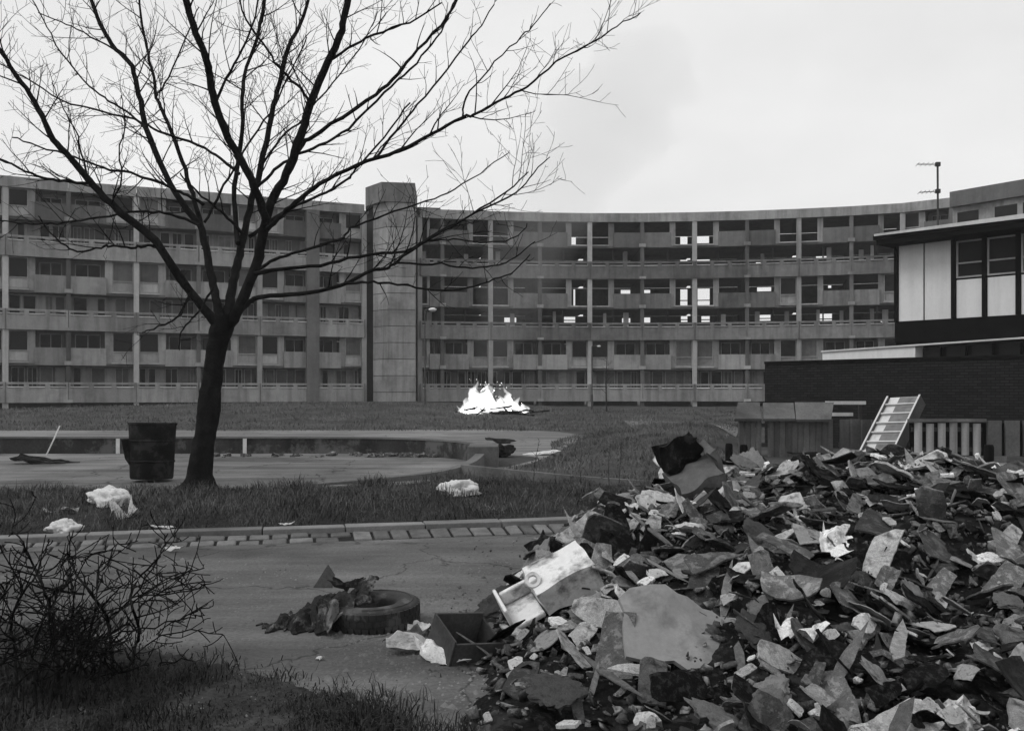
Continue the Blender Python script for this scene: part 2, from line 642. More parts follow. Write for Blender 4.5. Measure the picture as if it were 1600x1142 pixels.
prof = lambda n: lerp(0.068, 0.016, min(1, max(0, n / 0.36)))
s = 2.0
m = MB()
while s < kd[-1] - 2.0:                       # dark bedding under the setts
    m.hexa(slope_piece(s, s + 0.5, 0.002, 0.40, lambda n: prof(n) - 0.02, 0.05, 0.0))
    s += 0.5
child_at_world(m.build('bedding', 'soil'), gut)
for row in range(2):
    s = 3.0 + row * 0.13
    while s < kd[-1] - 2.5:
        p, d = kpt(s)
        two = p.x < -2.0
        L = random.uniform(0.19, 0.30) if two else random.uniform(0.17, 0.25)
        if two or row == 0:
            n0 = 0.02 + row * 0.18
            n1 = n0 + (0.155 if two else 0.32)
            m = MB()
            sk = random.uniform(-0.02, 0.02)
            pts = slope_piece(s + 0.014, s + L - 0.014, n0, n1, lambda n: prof(n) + sk * 0.3, 0.05, 0.007)
            m.hexa(pts)
            child_at_world(m.build('sett', 'sett', bevel=0.018), gut)
        s += L


# ------------------------------------------------------------------ grass
def blades(name, pts, h, w, material, lean=0.5, clump=1.2, **tags):
    """pts (n,3); one bent blade (3 triangles) each"""
    n = len(pts)
    a = NP.uniform(0, 2 * np.pi, n)
    ln = NP.uniform(0.1, lean, n)
    la = NP.uniform(0, 2 * np.pi, n)
    hh = NP.uniform(h[0], h[1], n)
    fr = clump
    hh *= np.array([0.35 + 1.5 * max(0.0, 0.45 + mnoise.noise(Vector((p_[0] * fr, p_[1] * fr, 6))) + 0.5 * mnoise.noise(Vector((p_[0] * fr * 3, p_[1] * fr * 3, 2)))) for p_ in pts])
    side = np.stack([np.cos(a), np.sin(a), np.zeros(n)], 1) * (NP.uniform(0.6, 1.2, n) * w / 2)[:, None]
    ld = np.stack([np.cos(la) * ln * hh, np.sin(la) * ln * hh, np.zeros(n)], 1)
    up = np.zeros((n, 3))
    up[:, 2] = hh
    mid = pts + ld * 0.3 + up * 0.6
    tip = pts + ld + up * (1 - 0.3 * ln[:, None])
    V = np.stack([pts - side, pts + side, mid + side * 0.8, mid - side * 0.8, tip], 1).reshape(-1, 3)
    b = (np.arange(n) * 5)[:, None]
    Fc = np.concatenate([b + np.array([[0, 1, 2]]), b + np.array([[0, 2, 3]]), b + np.array([[3, 2, 4]])], 1).reshape(-1, 3)
    return np_mesh(name, V, Fc, material, kind='stuff', **tags)


pts = []
while len(pts) < 52000:
    x = random.uniform(-11.5, 7.5)
    t = random.random()
    q = strip_pt(x, 0.015 + 0.985 * t)
    c = mnoise.noise(Vector((q.x * 0.9, q.y * 0.9, 5))) + 0.5 * mnoise.noise(Vector((q.x * 3.1, q.y * 3.1, 1)))
    if c + random.uniform(-0.35, 0.75) > 0:
        pts.append((q.x, q.y, q.z - 0.004))
blades('verge_grass', np.array(pts), (0.04, 0.15), 0.010, 'grass', 1.6, 1.6,
       label='dark unkempt grass on the verge behind the kerb', category='grass')
pts = []
while len(pts) < 42000:
    y = 40.5 + 21 * random.random() ** 1.15
    x = random.uniform(-36, 30)
    c = mnoise.noise(Vector((x * 0.35, y * 0.5, 9)))
    if c + random.uniform(-0.3, 0.9) > 0:
        pts.append((x, y, zg(x, y) - 0.01))
blades('bank_grass', np.array(pts), (0.05, 0.16), 0.035, 'bank_grass', 1.2,
       label='rough grass covering the low bank before the flats', category='grass')
pts = []
while len(pts) < 26000:
    y = random.uniform(14.2, 42)
    x = random.uniform(-1.2, 9)
    xe = interp(MOUND_EDGE, y)
    if x < xe + 0.1 or x > 5.4 + max(0, y - 26) * 0.35 or (y < 22 and x > 5.2):
        continue
    if y < 18.6 and y < interp([(a, b) for a, b in EDGE_LINE], x) + 0.2:
        continue
    c = mnoise.noise(Vector((x * 0.5, y * 0.5, 4)))
    if c + random.uniform(-0.4, 0.7) > 0:
        pts.append((x, y, zg(x, y) - 0.01))
blades('mound_grass', np.array(pts), (0.04, 0.13), 0.018, 'bank_grass', 1.2,
       label='thin grass over the low mound behind the rubble', category='grass')
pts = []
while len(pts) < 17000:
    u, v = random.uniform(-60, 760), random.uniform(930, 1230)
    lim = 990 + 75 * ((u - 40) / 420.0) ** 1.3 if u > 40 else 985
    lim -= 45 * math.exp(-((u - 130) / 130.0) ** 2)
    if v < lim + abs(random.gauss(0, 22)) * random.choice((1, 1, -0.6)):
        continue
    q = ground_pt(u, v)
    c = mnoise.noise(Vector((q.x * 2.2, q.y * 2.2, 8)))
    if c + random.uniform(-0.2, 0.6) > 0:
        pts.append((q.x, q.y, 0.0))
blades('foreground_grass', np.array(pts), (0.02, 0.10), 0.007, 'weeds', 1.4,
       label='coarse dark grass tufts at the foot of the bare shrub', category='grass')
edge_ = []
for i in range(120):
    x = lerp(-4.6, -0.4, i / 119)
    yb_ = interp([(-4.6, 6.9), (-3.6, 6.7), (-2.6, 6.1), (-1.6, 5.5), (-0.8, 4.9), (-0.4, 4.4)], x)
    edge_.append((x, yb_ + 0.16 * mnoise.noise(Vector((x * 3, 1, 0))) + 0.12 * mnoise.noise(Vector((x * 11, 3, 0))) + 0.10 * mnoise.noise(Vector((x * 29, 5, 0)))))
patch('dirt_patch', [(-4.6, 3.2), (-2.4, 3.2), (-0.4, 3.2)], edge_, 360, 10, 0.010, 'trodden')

# ------------------------------------------------------------------ pool walls
pw = empty('pool_wall', (-8, 25.4, 0), label='long stained low concrete wall at the back of the paddling pool', category='wall')
bw = [(-40, 25.3), (-30, 25.3), (-20, 25.3), (-12, 25.3), (-6, 25.3), (-3.4, 25.0), (-1.6, 23.6), (-0.7, 21.6)]
bc = catmull(bw, 5)


def wall_along(curve, z0f, z1f, thick):
    m = MB()
    k = len(curve)
    for i in range(k):
        p = curve[i]
        d = curve[min(i + 1, k - 1)] - curve[max(i - 1, 0)]
        d = d / np.linalg.norm(d)
        nrm = np.array([-d[1], d[0]])
        q = p[:2] + nrm * thick
        t = i / (k - 1)
        m.v += [(p[0], p[1], z0f(t)), (p[0], p[1], z1f(t)), (q[0], q[1], z1f(t)), (q[0], q[1], z0f(t))]
    for i in range(k - 1):
        a, b = i * 4, i * 4 + 4
        m.f += [(a, b, b + 1, a + 1), (a + 1, b + 1, b + 2, a + 2), (a + 2, b + 2, b + 3, a + 3), (a + 3, b + 3, b, a)]
    m.f += [(0, 1, 2, 3), (k * 4 - 1, k * 4 - 2, k * 4 - 3, k * 4 - 4)]
    return m


child_at_world(wall_along(bc, lambda t: -0.05, lambda t: 0.40, 0.3).build('wall', 'pool_wall', smooth=30), pw)
child_at_world(wall_along([p + np.array([0, -0.03]) for p in bc], lambda t: 0.402, lambda t: 0.45, 0.36).build('coping', 'coping', smooth=30), pw)
for u in (182, 381):
    p = ground_pt(u, 709)
    m = MB()
    m.box(p.x - 0.05, p.x + 0.05, 25.27, 25.296, 0.0, 0.4)
    child_at_world(m.build('painted_stripe', 'white_paint'), pw)
fc = catmull([(-3.7, 16.25, 0.03), (-2.9, 16.75, 0.05), (-2.2, 17.2, 0.08), (-1.5, 17.7, 0.12), (-0.98, 18.4, 0.18), (-0.72, 19.2, 0.24), (-0.58, 20.2, 0.32)], 6)
pr = empty('pool_rim', (-1.6, 17.6, 0), label='low concrete rim curving round the front of the paddling pool', category='wall')
zt = [float(p[2]) for p in fc]
child_at_world(wall_along(fc, lambda t: -0.05, lambda t: float(np.interp(t * (len(zt) - 1), range(len(zt)), zt)), 0.2).build('rim', 'coping', smooth=30), pr)
m = MB()
m.box(-0.95, -0.3, 20.3, 21.5, -0.02, 0.47)
child_at_world(m.build('end_block', 'coping', bevel=0.02), pr)
el = wall_along(catmull([(x, y, 0) for x, y in EDGE_LINE], 6), lambda t: -0.05, lambda t: 0.16 + 0.06 * (1 - t), 0.12)
el.build('edging_wall', 'coping', smooth=30, label='low concrete edging along the foot of the grass mound', category='edging')
p = ground_pt(112, 706)
m = MB()
m.tube([(p.x, 24.6, 0), (p.x + 0.1, 24.8, 0.4), (p.x + 0.16, 25.0, 0.75)], 0.018, 6)
m.build('stick', 'white_paint', label='thin pale stick leaning on the pool wall', category='stick')


# ------------------------------------------------------------------ the crescent of flats
YT = [(-120, 64.5), (40, 67.7), (300, 72), (400, 74), (560, 77.2), (700, 79.6), (880, 81), (1000, 81), (1130, 80.4), (1280, 78.75),
      (1400, 77), (1480, 74.8), (1640, 69)]


class Bay:
    def __init__(self, p0, p1):
        self.p0, self.p1 = Vector((p0[0], p0[1], 0)), Vector((p1[0], p1[1], 0))
        self.t = self.p1 - self.p0
        self.L = self.t.length
        self.t.normalize()
        self.n = Vector((self.t.y, -self.t.x, 0))     # towards the viewer

    def w(self, s, d, z):
        q = self.p0 + self.t * s + self.n * d
        return Vector((q.x, q.y, z))

    def box(self, m, s0, s1, d0, d1, z0, z1):
        if s1 < s0:
            s0, s1 = s1, s0
        m.hexa([self.w(s0, d1, z0), self.w(s1, d1, z0), self.w(s1, d0, z0), self.w(s0, d0, z0),
                self.w(s0, d1, z1), self.w(s1, d1, z1), self.w(s1, d0, z1), self.w(s0, d0, z1)])

    def s_of_u(self, u, d=0.0):
        k = (u - 800.0) / F
        o = self.p0 + self.n * d
        return (k * o.y - o.x) / (self.t.x - k * self.t.y)

    def hit(self, u, v, d):
        s = self.s_of_u(u, d)
        q = self.p0 + self.n * d + self.t * s
        return s, EYE + (VH - v) / F * q.y

    def wall(self, m, s0, s1, d0, d1, z0, z1, holes):
        """boxes filling the rectangle except the holes (s0,s1,z0,z1)"""
        if s1 < s0:
            s0, s1 = s1, s0
        hs = []
        for a, b, c, e in holes:
            a, b = min(a, b), max(a, b)
            a, b, c, e = max(a, s0), min(b, s1), max(c, z0), min(e, z1)
            if b - a > 0.01 and e - c > 0.01:
                hs.append((a, b, c, e))
        xs = sorted({s0, s1} | {h[0] for h in hs} | {h[1] for h in hs})
        for i in range(len(xs) - 1):
            a, b = xs[i], xs[i + 1]
            if b - a < 1e-4:
                continue
            mid = (a + b) / 2
            seg = sorted((h[2], h[3]) for h in hs if h[0] < mid < h[1])
            z = z0
            for c, e in seg:
                if c > z + 1e-3:
                    self.box(m, a, b, d0, d1, z, c)
                z = max(z, e)
            if z < z1 - 1e-3:
                self.box(m, a, b, d0, d1, z, z1)


ZB0, STO = 1.05, 5.2
ROOFZ = (16.2, 16.95)
DEPTH = 7.5


def make_block(name, label, cols, stripped, holes_px):
    """cols: (u, type); type A column between balconies, B column between tall windows"""
    pos = []
    for u, ty in cols:
        y = interp(YT, u)
        pos.append(((u - 800.0) / F * y, y, ty, u))
    mid = pos[len(pos) // 2]
    root = empty(name, (mid[0], mid[1], 1.0), label=label, category='apartment block', group='crescent of deck access flats')
    rnd = random.Random(sum(ord(c) for c in name) + len(cols))

    def fin(m, nm, material, parent=None, **kw):
        if not m.f:
            return None
        o = m.build(nm, material, **kw)
        if parent is None:
            child_at_world(o, root)
        else:
            o.parent = parent
            o.matrix_parent_inverse = Matrix.Identity(4)
            # parent already carries the inverse translation chain; keep world coordinates
            o.matrix_parent_inverse = Matrix.Identity(4)
        return o

    bays = []
    for i in range(len(pos) - 1):
        bays.append((Bay(pos[i], pos[i + 1]), pos[i], pos[i + 1]))
    for bi, (B, c0, c1) in enumerate(bays):
        L = B.L
        a_first = c0[2] == 'A' or (c0[2] != 'B' and c1[2] == 'B')
        S = (lambda q: q * L) if a_first else (lambda q: (1 - q) * L)
        far = c0[3] > 640
        # undercroft: dark back wall
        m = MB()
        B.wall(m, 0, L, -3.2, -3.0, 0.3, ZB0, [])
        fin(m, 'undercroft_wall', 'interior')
        # roof
        m = MB()
        B.box(m, -0.4, L + 0.4, -DEPTH - 0.2, 0.12, ROOFZ[0] + 0.02 + 0.006 * (bi % 2), ROOFZ[0] + 0.3 + 0.006 * (bi % 2))
        fin(m, 'roof_slab', 'concrete_dark')
        m = MB()
        B.box(m, 0.015, L - 0.015, 0.14, 0.40, ROOFZ[0], ROOFZ[1])
        fin(m, 'roof_fascia', 'concrete')
        def wedge(o):
            if o is None:
                return 0.05
            return max(0.03, DEPTH * math.tan(B.t.angle(o.t) / 2) + 0.06)
        xl_ = wedge(bays[bi - 1][0] if bi > 0 else None)
        xr_ = wedge(bays[bi + 1][0] if bi < len(bays) - 1 else None)
        rear = []
        for (u0, v0, u1, v1) in holes_px:
            s0, z1 = B.hit(u0, v0, -DEPTH)
            s1, z0 = B.hit(u1, v1, -DEPTH)
            if (s0 + s1) / 2 > -xl_ and (s0 + s1) / 2 < L + xr_:
                rear.append((max(0.02 - xl_, s0), min(L + xr_ - 0.02, s1), z0, z1))
        for k in range(3):
            zb = ZB0 + STO * k
            zmid = zb + 2.73
            ztop = zb + STO if k < 2 else ROOFZ[0]
            strip = stripped and k >= 1 and not (k == 2 and bi == len(bays) - 1)
            # deck slab and parapet
            m = MB()
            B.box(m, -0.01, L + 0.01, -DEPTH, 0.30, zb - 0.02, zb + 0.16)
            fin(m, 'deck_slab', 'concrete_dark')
            m = MB()
            slots = []
            for j in range(3):
                w = L / 3.0
                slots.append((j * w + 0.16, (j + 1) * w - 0.16, zb + 1.07, zb + 1.22))
            B.wall(m, 0.03, L - 0.03, 0.32, 0.46, zb - 0.10, zb + 1.37, slots)
            conc = 'concrete_soot' if stripped and k >= 1 else 'concrete'
            wallm = 'concrete' if stripped and k >= 1 else 'render_wall'
            par = fin(m, 'deck_parapet', conc)
            for sl in slots:
                m = MB()
                a, b = sl[0] + 0.02, sl[1] - 0.02
                m.add([B.w(a, 0.462, zb + 0.94), B.w(b, 0.462, zb + 0.94), B.w(b, 0.53, zb + 1.0), B.w(a, 0.53, zb + 1.0),
                       B.w(b, 0.462, zb + 1.06), B.w(a, 0.462, zb + 1.06)],
                      [(0, 1, 2, 3), (3, 2, 4, 5), (0, 3, 5), (1, 4, 2), (0, 5, 4, 1)])
                fin(m, 'slot_sill', 'concrete_pale' if conc == 'concrete' else 'concrete', parent=par)
            # mid floor
            m = MB()
            B.box(m, -0.01, L + 0.01, -DEPTH, 0.0, zmid - 0.16, zmid)
            fin(m, 'floor_slab', 'concrete_dark')
            # deck level wall, set back
            zlo, zhi = zb + 0.165, zmid - 0.165
            wins = []
            q = 0.05
            while q < 0.92:
                wq = rnd.choice((0.17, 0.22, 0.13))
                wins.append((q, min(q + wq, 0.96)))
                q += wq + rnd.choice((0.03, 0.03, 0.14))
            if strip:
                m = MB()
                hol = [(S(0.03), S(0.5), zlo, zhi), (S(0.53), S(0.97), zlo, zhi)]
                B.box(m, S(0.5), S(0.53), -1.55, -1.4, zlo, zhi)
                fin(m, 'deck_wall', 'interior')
                for _ in range(rnd.randint(0, 2)):       # doors and boards left leaning
                    s0 = rnd.uniform(0.3, L - 0.8)
                    m = MB()
                    B.box(m, s0, s0 + rnd.uniform(0.25, 0.5), -1.35, -1.28, zb + 0.17, zhi - rnd.uniform(0.05, 0.5))
                    fin(m, 'loose_board', 'concrete_pale')
            else:
                hol = [(S(a), S(b), zb + 1.1, zhi - 0.08) for a, b in wins]
                m = MB()
                B.wall(m, 0.095, L - 0.095, -1.45, -1.3, zlo, zhi, hol)
                fin(m, 'deck_wall', 'render_wall' if rnd.random() < 0.55 else 'concrete_dark')
                for h in hol:
                    a, b = min(h[0], h[1]) + 0.01, max(h[0], h[1]) - 0.01
                    m = MB()
                    t = 0.06
                    mids = (a + b) / 2
                    B.box(m, a, a + t, -1.36, -1.27, h[2], h[3])
                    B.box(m, b - t, b, -1.36, -1.27, h[2], h[3])
                    B.box(m, a + t, b - t, -1.36, -1.275, h[3] - t, h[3])
                    if rnd.random() < 0.4:
                        B.box(m, mids - 0.025, mids + 0.025, -1.36, -1.28, h[2], h[3] - t)
                    win = fin(m, 'window', 'frame_paint')
                    m = MB()
                    B.box(m, a + t, b - t, -1.345, -1.33, h[2], h[3] - t)
                    fin(m, 'pane', rnd.choice(('glass_dark', 'glass_dark', 'glass_dark', 'curtain', 'render_wall', 'concrete_dark')), parent=win)
            # upper storey wall
            zu0 = zmid + 0.005
            bal = (S(0.03), S(0.53), zmid + 0.0, ztop - 0.02)
            tw = (S(0.64), S(0.955), zmid + 0.14, ztop - (0.12 if k < 2 else 0.0))
            b0, b1 = min(bal[0], bal[1]), max(bal[0], bal[1])
            for q0, q1 in ((0.025, 0.03), (0.53, 0.64), (0.955, 1 - 0.1 / L)):
                m = MB()
                B.box(m, S(q0), S(q1), -0.18, 0.0, zu0, ztop - 0.02)
                fin(m, 'facade_wall', wallm)
            m = MB()
            B.box(m, tw[0], tw[1], -0.18, -0.002, zu0, tw[2])
            fin(m, 'window_apron', wallm)
            if tw[3] < ztop - 0.03:
                m = MB()
                B.box(m, tw[0], tw[1], -0.18, -0.002, tw[3], ztop - 0.02)
                fin(m, 'lintel', wallm)
            m = MB()
            B.box(m, b0 - 0.04, b1 + 0.10, 0.08, 0.20, zmid - 0.13, zmid + 1.14)
            B.box(m, b0 - 0.04, b1 + 0.10, -0.0, 0.075, zmid - 0.14, zmid - 0.02)
            sd = S(0.53)
            for e in (b0 - 0.04, b1 + 0.02):
                B.box(m, e, e + 0.08, -0.0, 0.078, zmid - 0.015, zmid + 1.14)
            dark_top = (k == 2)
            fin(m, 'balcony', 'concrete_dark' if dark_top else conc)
            # loggia back
            if not strip:
                m = MB()
                hb = [(b0 + 0.25, b1 - 0.3, zmid + 0.9, ztop - 0.28)]
                B.wall(m, 0.092 if a_first else b0, b1 if a_first else L - 0.092, -1.2, -1.1, zmid + 0.003, ztop - 0.025, hb)
                fin(m, 'loggia_wall', 'concrete_dark')
                m = MB()
                h = hb[0]
                for a in (h[0], (h[0] + h[1]) / 2 - 0.03, h[1] - 0.06):
                    B.box(m, a, a + 0.06, -1.16, -1.08, h[2] + 0.05, h[3] - 0.05)
                for z_ in (h[2], h[3] - 0.05):
                    B.box(m, h[0], h[1], -1.16, -1.085, z_, z_ + 0.05)
                win = fin(m, 'window', 'frame_paint')
                m = MB()
                B.box(m, h[0], h[1], -1.15, -1.13, h[2], h[3])
                fin(m, 'pane', 'glass_dark', parent=win)
            # tall window
            a, b = min(tw[0], tw[1]), max(tw[0], tw[1])
            t = 0.07
            framed = (not strip) or rnd.random() < 0.3
            if framed:
                m = MB()
                trans = tw[2] + (tw[3] - tw[2]) * 0.33
                B.box(m, a + 0.01, a + t, -0.12, 0.03, tw[2], tw[3])
                B.box(m, b - t, b - 0.01, -0.12, 0.03, tw[2], tw[3])
                B.box(m, a + t, b - t, -0.12, 0.025, tw[2] + 0.001, tw[2] + t)
                B.box(m, a + t, b - t, -0.12, 0.025, tw[3] - t, tw[3])
                B.box(m, a + t, b - t, -0.12, 0.025, trans, trans + t)
                win = fin(m, 'window', 'frame_paint')
                m = MB()
                B.box(m, a + t, b - t, -0.09, -0.07, trans + t, tw[3] - t)
                fin(m, 'pane', rnd.choice(('glass_dark', 'glass_dark', 'glass_dark', 'glass_dark', 'curtain', 'concrete_dark')), parent=win)
                m = MB()
                B.box(m, a + t, b - t, -0.088, -0.06, tw[2] + t, trans)
                fin(m, 'panel', 'concrete_pale' if not far else 'render_wall', parent=win)
            m = MB()
            B.box(m, a - 0.04, b + 0.04, 0.004, 0.16, tw[2] - 0.13, tw[2] - 0.03)
            fin(m, 'window_sill', 'concrete_pale')
            # rear wall
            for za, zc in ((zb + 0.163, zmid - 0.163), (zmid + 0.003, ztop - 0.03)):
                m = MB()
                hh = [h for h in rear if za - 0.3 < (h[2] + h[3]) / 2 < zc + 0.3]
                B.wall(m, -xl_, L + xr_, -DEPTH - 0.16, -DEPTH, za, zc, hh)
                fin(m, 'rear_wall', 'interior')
                for h in hh:
                    if h[3] - h[2] > 0.5 and h[1] - h[0] > 0.5:
                        m = MB()
                        zz = lerp(h[2], h[3], 0.3)
                        B.box(m, h[0], h[1], -DEPTH - 0.1, -DEPTH - 0.05, zz, zz + 0.09)
                        fin(m, 'rear_rail', 'interior')
    # columns and party walls
    for i, (x, y, ty, u) in enumerate(pos):
        if i == 0:
            B = bays[0][0]
            s = 0.0
        else:
            B = bays[i - 1][0]
            s = B.L
        for k in range(3):
            zb = ZB0 + STO * k
            zt = zb + STO if k < 2 else ROOFZ[0]
            if stripped and k >= 1 and ty == 'B' and 0 < i < len(pos) - 2:
                continue
            m = MB()
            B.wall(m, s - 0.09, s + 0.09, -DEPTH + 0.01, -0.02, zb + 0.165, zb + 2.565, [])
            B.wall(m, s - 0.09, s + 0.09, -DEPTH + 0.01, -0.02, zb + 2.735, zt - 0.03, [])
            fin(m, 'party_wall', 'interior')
        m = MB()
        if ty == 'T':
            B.box(m, s - 0.5, s + 0.5, -0.2, 0.6, 0.3, 16.19)
            fin(m, 'pier', 'concrete_dark')
            continue
        wd = 0.15 if ty == 'A' else 0.19
        B.box(m, s - wd, s + wd, -0.01, 0.315, 0.3, 16.19)
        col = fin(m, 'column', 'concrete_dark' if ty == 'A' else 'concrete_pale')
        for k in range(3):
            zb = ZB0 + STO * k
            m = MB()
            if ty == 'A':
                B.box(m, s - 0.34, s + 0.34, 0.32, 0.50, zb + 0.1, zb + 0.3) if False else None
                B.box(m, s - 0.27, s + 0.27, 0.318, 0.56, zb - 0.1, zb + 0.1)
                B.box(m, s - 0.27, s + 0.27, 0.21, 0.45, zb + 2.62, zb + 2.9)
                fin(m, 'bracket', 'concrete_pale' if k == 0 else 'concrete', parent=col)
            else:
                B.box(m, s - 0.022, s + 0.022, 0.33, 0.50, zb - 0.1, zb + 1.37)
                fin(m, 'joint_post', 'concrete_dark', parent=col)
    return root


make_block('crescent_block', 'left wing of the curved concrete flats with dark balconies, behind the bare tree',
           [(-95, 'B'), (7, 'A') if False else (5, 'B'), (107, 'A'), (213, 'B'), (310, 'A'), (405, 'B'), (487, 'T'), (572, 'A')]
           if False else
           [(-93, 'A'), (8, 'B'), (107, 'A'), (213, 'B'), (310, 'A'), (405, 'B'), (487, 'T'), (568, 'B')], False, [])
HOLES = [
    # daylight through stripped rooms (u0,v0,u1,v1)
    (893, 366, 900, 391), (1063, 370, 1082, 389), (1087, 364, 1108, 389),
    (1063, 452, 1082, 478), (1090, 451, 1109, 478), (896, 452, 899, 480),
    (970, 453, 991, 459), (1005, 453, 1016, 458), (1158, 450, 1163, 455), (1183, 449, 1205, 455),
    (788, 496, 807, 504), (880, 495, 899, 504), (972, 497, 991, 504), (1006, 496, 1016, 504),
    (1064, 494, 1082, 503), (1096, 494, 1109, 503), (1159, 493, 1163, 502), (1184, 492, 1204, 501), (1280, 490, 1300, 503),
    (698, 405, 718, 408), (880, 408, 900, 411), (1063, 406, 1082, 409), (1088, 405, 1109, 409), (1275, 399, 1297, 403),
    (1181, 410, 1190, 413), (1294, 446, 1299, 450), (1376, 500, 1386, 503),
]
make_block('crescent_block', 'right wing of the curved concrete flats, gutted rooms letting daylight through',
           [(655, 'B'), (690, 'A'), (766, 'B'), (843, 'A'), (921, 'B'), (1003, 'A'), (1085, 'B'), (1167, 'A'), (1248, 'B'),
            (1330, 'A'), (1410, 'B'), (1487, 'A')], True, HOLES)


# stair tower
def tower(name, label, foot, z0, z1, pitch, material, top=None):
    c = sum((Vector((p[0], p[1], 0)) for p in foot), Vector()) / len(foot)
    root = empty(name, (c.x, c.y, 1.0), label=label, category='tower')
    core = [((p[0] - c.x) * 0.97 + c.x, (p[1] - c.y) * 0.97 + c.y) for p in foot]
    m = MB()
    m.prism(core, z0, z1 - 0.05)
    child_at_world(m.build('core', 'concrete_dark'), root)
    z = z0
    while z < z1 - 0.2:
        m = MB()
        m.prism(foot, z + 0.025, min(z + pitch, z1) - 0.025)
        child_at_world(m.build('panel', material), root)
        z += pitch
    if top:
        m = MB()
        m.prism(top[0], z1, top[1])
        child_at_world(m.build('tank_room', 'concrete_dark'), root)
    return root


def XY(u, y):
    return ((u - 800.0) / F * y, y)


zt = EYE + (VH - 287) / F * 76
tower('stair_tower', 'tall plain concrete stair tower between the two wings of flats',
      [XY(583, 77.0), XY(606, 75.6), XY(649, 76.0), XY(651, 81.5), XY(583, 84.0)], 0.4, 16.9, 1.32, 'concrete',
      ([XY(571, 77.5), XY(596, 75.4), XY(648.5, 75.8), XY(652, 81.6), XY(572, 84)], zt))
m = MB()
m.prism([XY(648, 79.5), XY(688, 79.9), XY(690, 84), XY(650, 84)], 16.96, EYE + (VH - 324) / F * 79.6)
m.build('roof_plant_room', 'concrete_dark', label='low plain plant room on the flat roof beside the stair tower', category='plant room')
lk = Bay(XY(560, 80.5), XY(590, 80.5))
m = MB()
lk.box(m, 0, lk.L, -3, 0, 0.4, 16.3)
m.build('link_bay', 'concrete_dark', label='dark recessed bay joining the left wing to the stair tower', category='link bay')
# end block to the right, taller
eb = empty('end_block', (36, 72, 1), label='taller end bay of the concrete flats rising beside the aerial', category='apartment block')
EB = Bay(XY(1489, 72.2), XY(1660, 66))
for nm, mt, (s0, s1, d0, d1, z0, z1) in [
        ('roof_fascia', 'concrete_dark', (0, EB.L, 0.1, 0.5, EYE + (VH - 322) / F * 71.4, EYE + (VH - 298) / F * 71.4)),
        ('wall', 'render_wall', (0.02, EB.L, -6, 0.09, 0.4, EYE + (VH - 321) / F * 71.4)),
        ('balcony', 'concrete_dark', (0.05, EB.L, 0.13, 0.4, 12.6, 13.9)),
        ('balcony', 'concrete', (0.05, EB.L, 0.13, 0.4, 7.4, 8.7)),
        ('deck_parapet', 'concrete', (0.05, EB.L, 0.13, 0.45, 9.9, 11.2)),
        ('deck_parapet', 'concrete', (0.05, EB.L, 0.13, 0.45, 4.7, 6.0))]:
    m = MB()
    EB.box(m, s0, s1, d0, d1, z0, z1)
    child_at_world(m.build(nm, mt), eb)
for s0 in (0.4, 3.2, 5.2):
    m = MB()
    EB.box(m, s0, s0 + 1.6, 0.095, 0.12, 14.0, 15.3)
    child_at_world(m.build('window', 'glass_dark'), eb)

# ------------------------------------------------------------------ brick wall, white panelled building, aerial
E0 = XY(1195, 29.6)
BW = Bay(E0, (E0[0] + 9.5, E0[1] - 1.1 * 9.5))
bwr = empty('brick_wall', (E0[0] + 3, E0[1] - 3.3, 0), label='long blackened brick wall behind the fence and staircase', category='wall')
m = MB()
BW.box(m, 0, BW.L, -0.3, 0.0, -0.1, 2.52)
o = m.build('wall', 'brick_dark')
uv = o.data.uv_layers.new(name='UVMap')
for lp in o.data.loops:
    co = o.data.vertices[lp.vertex_index].co
    dv = Vector((co.x, co.y, 0)) - BW.p0
    uv.data[lp.index].uv = (dv.dot(BW.t) + dv.dot(BW.n), co.z)
child_at_world(o, bwr)
s = 0.0
while s < BW.L:
    m = MB()
    BW.box(m, s + 0.004, min(s + 0.6, BW.L) - 0.004, -0.34, 0.04, 2.52, 2.6)
    child_at_world(m.build('coping', 'brick_dark'), bwr)
    s += 0.6

wb = empty('panelled_building', (14.5, 32, 0), label='flat roofed building with white wall panels above a black base', category='building')


def wbp(Bx, nm, mt, s0, s1, d0, d1, z0, z1, par=None, **kw):
    m_ = MB()
    Bx.box(m_, s0, s1, d0, d1, z0, z1)
    o_ = m_.build(nm, mt, **kw)
    if par is None:
        child_at_world(o_, wb)
    else:
        o_.parent = par
    return o_


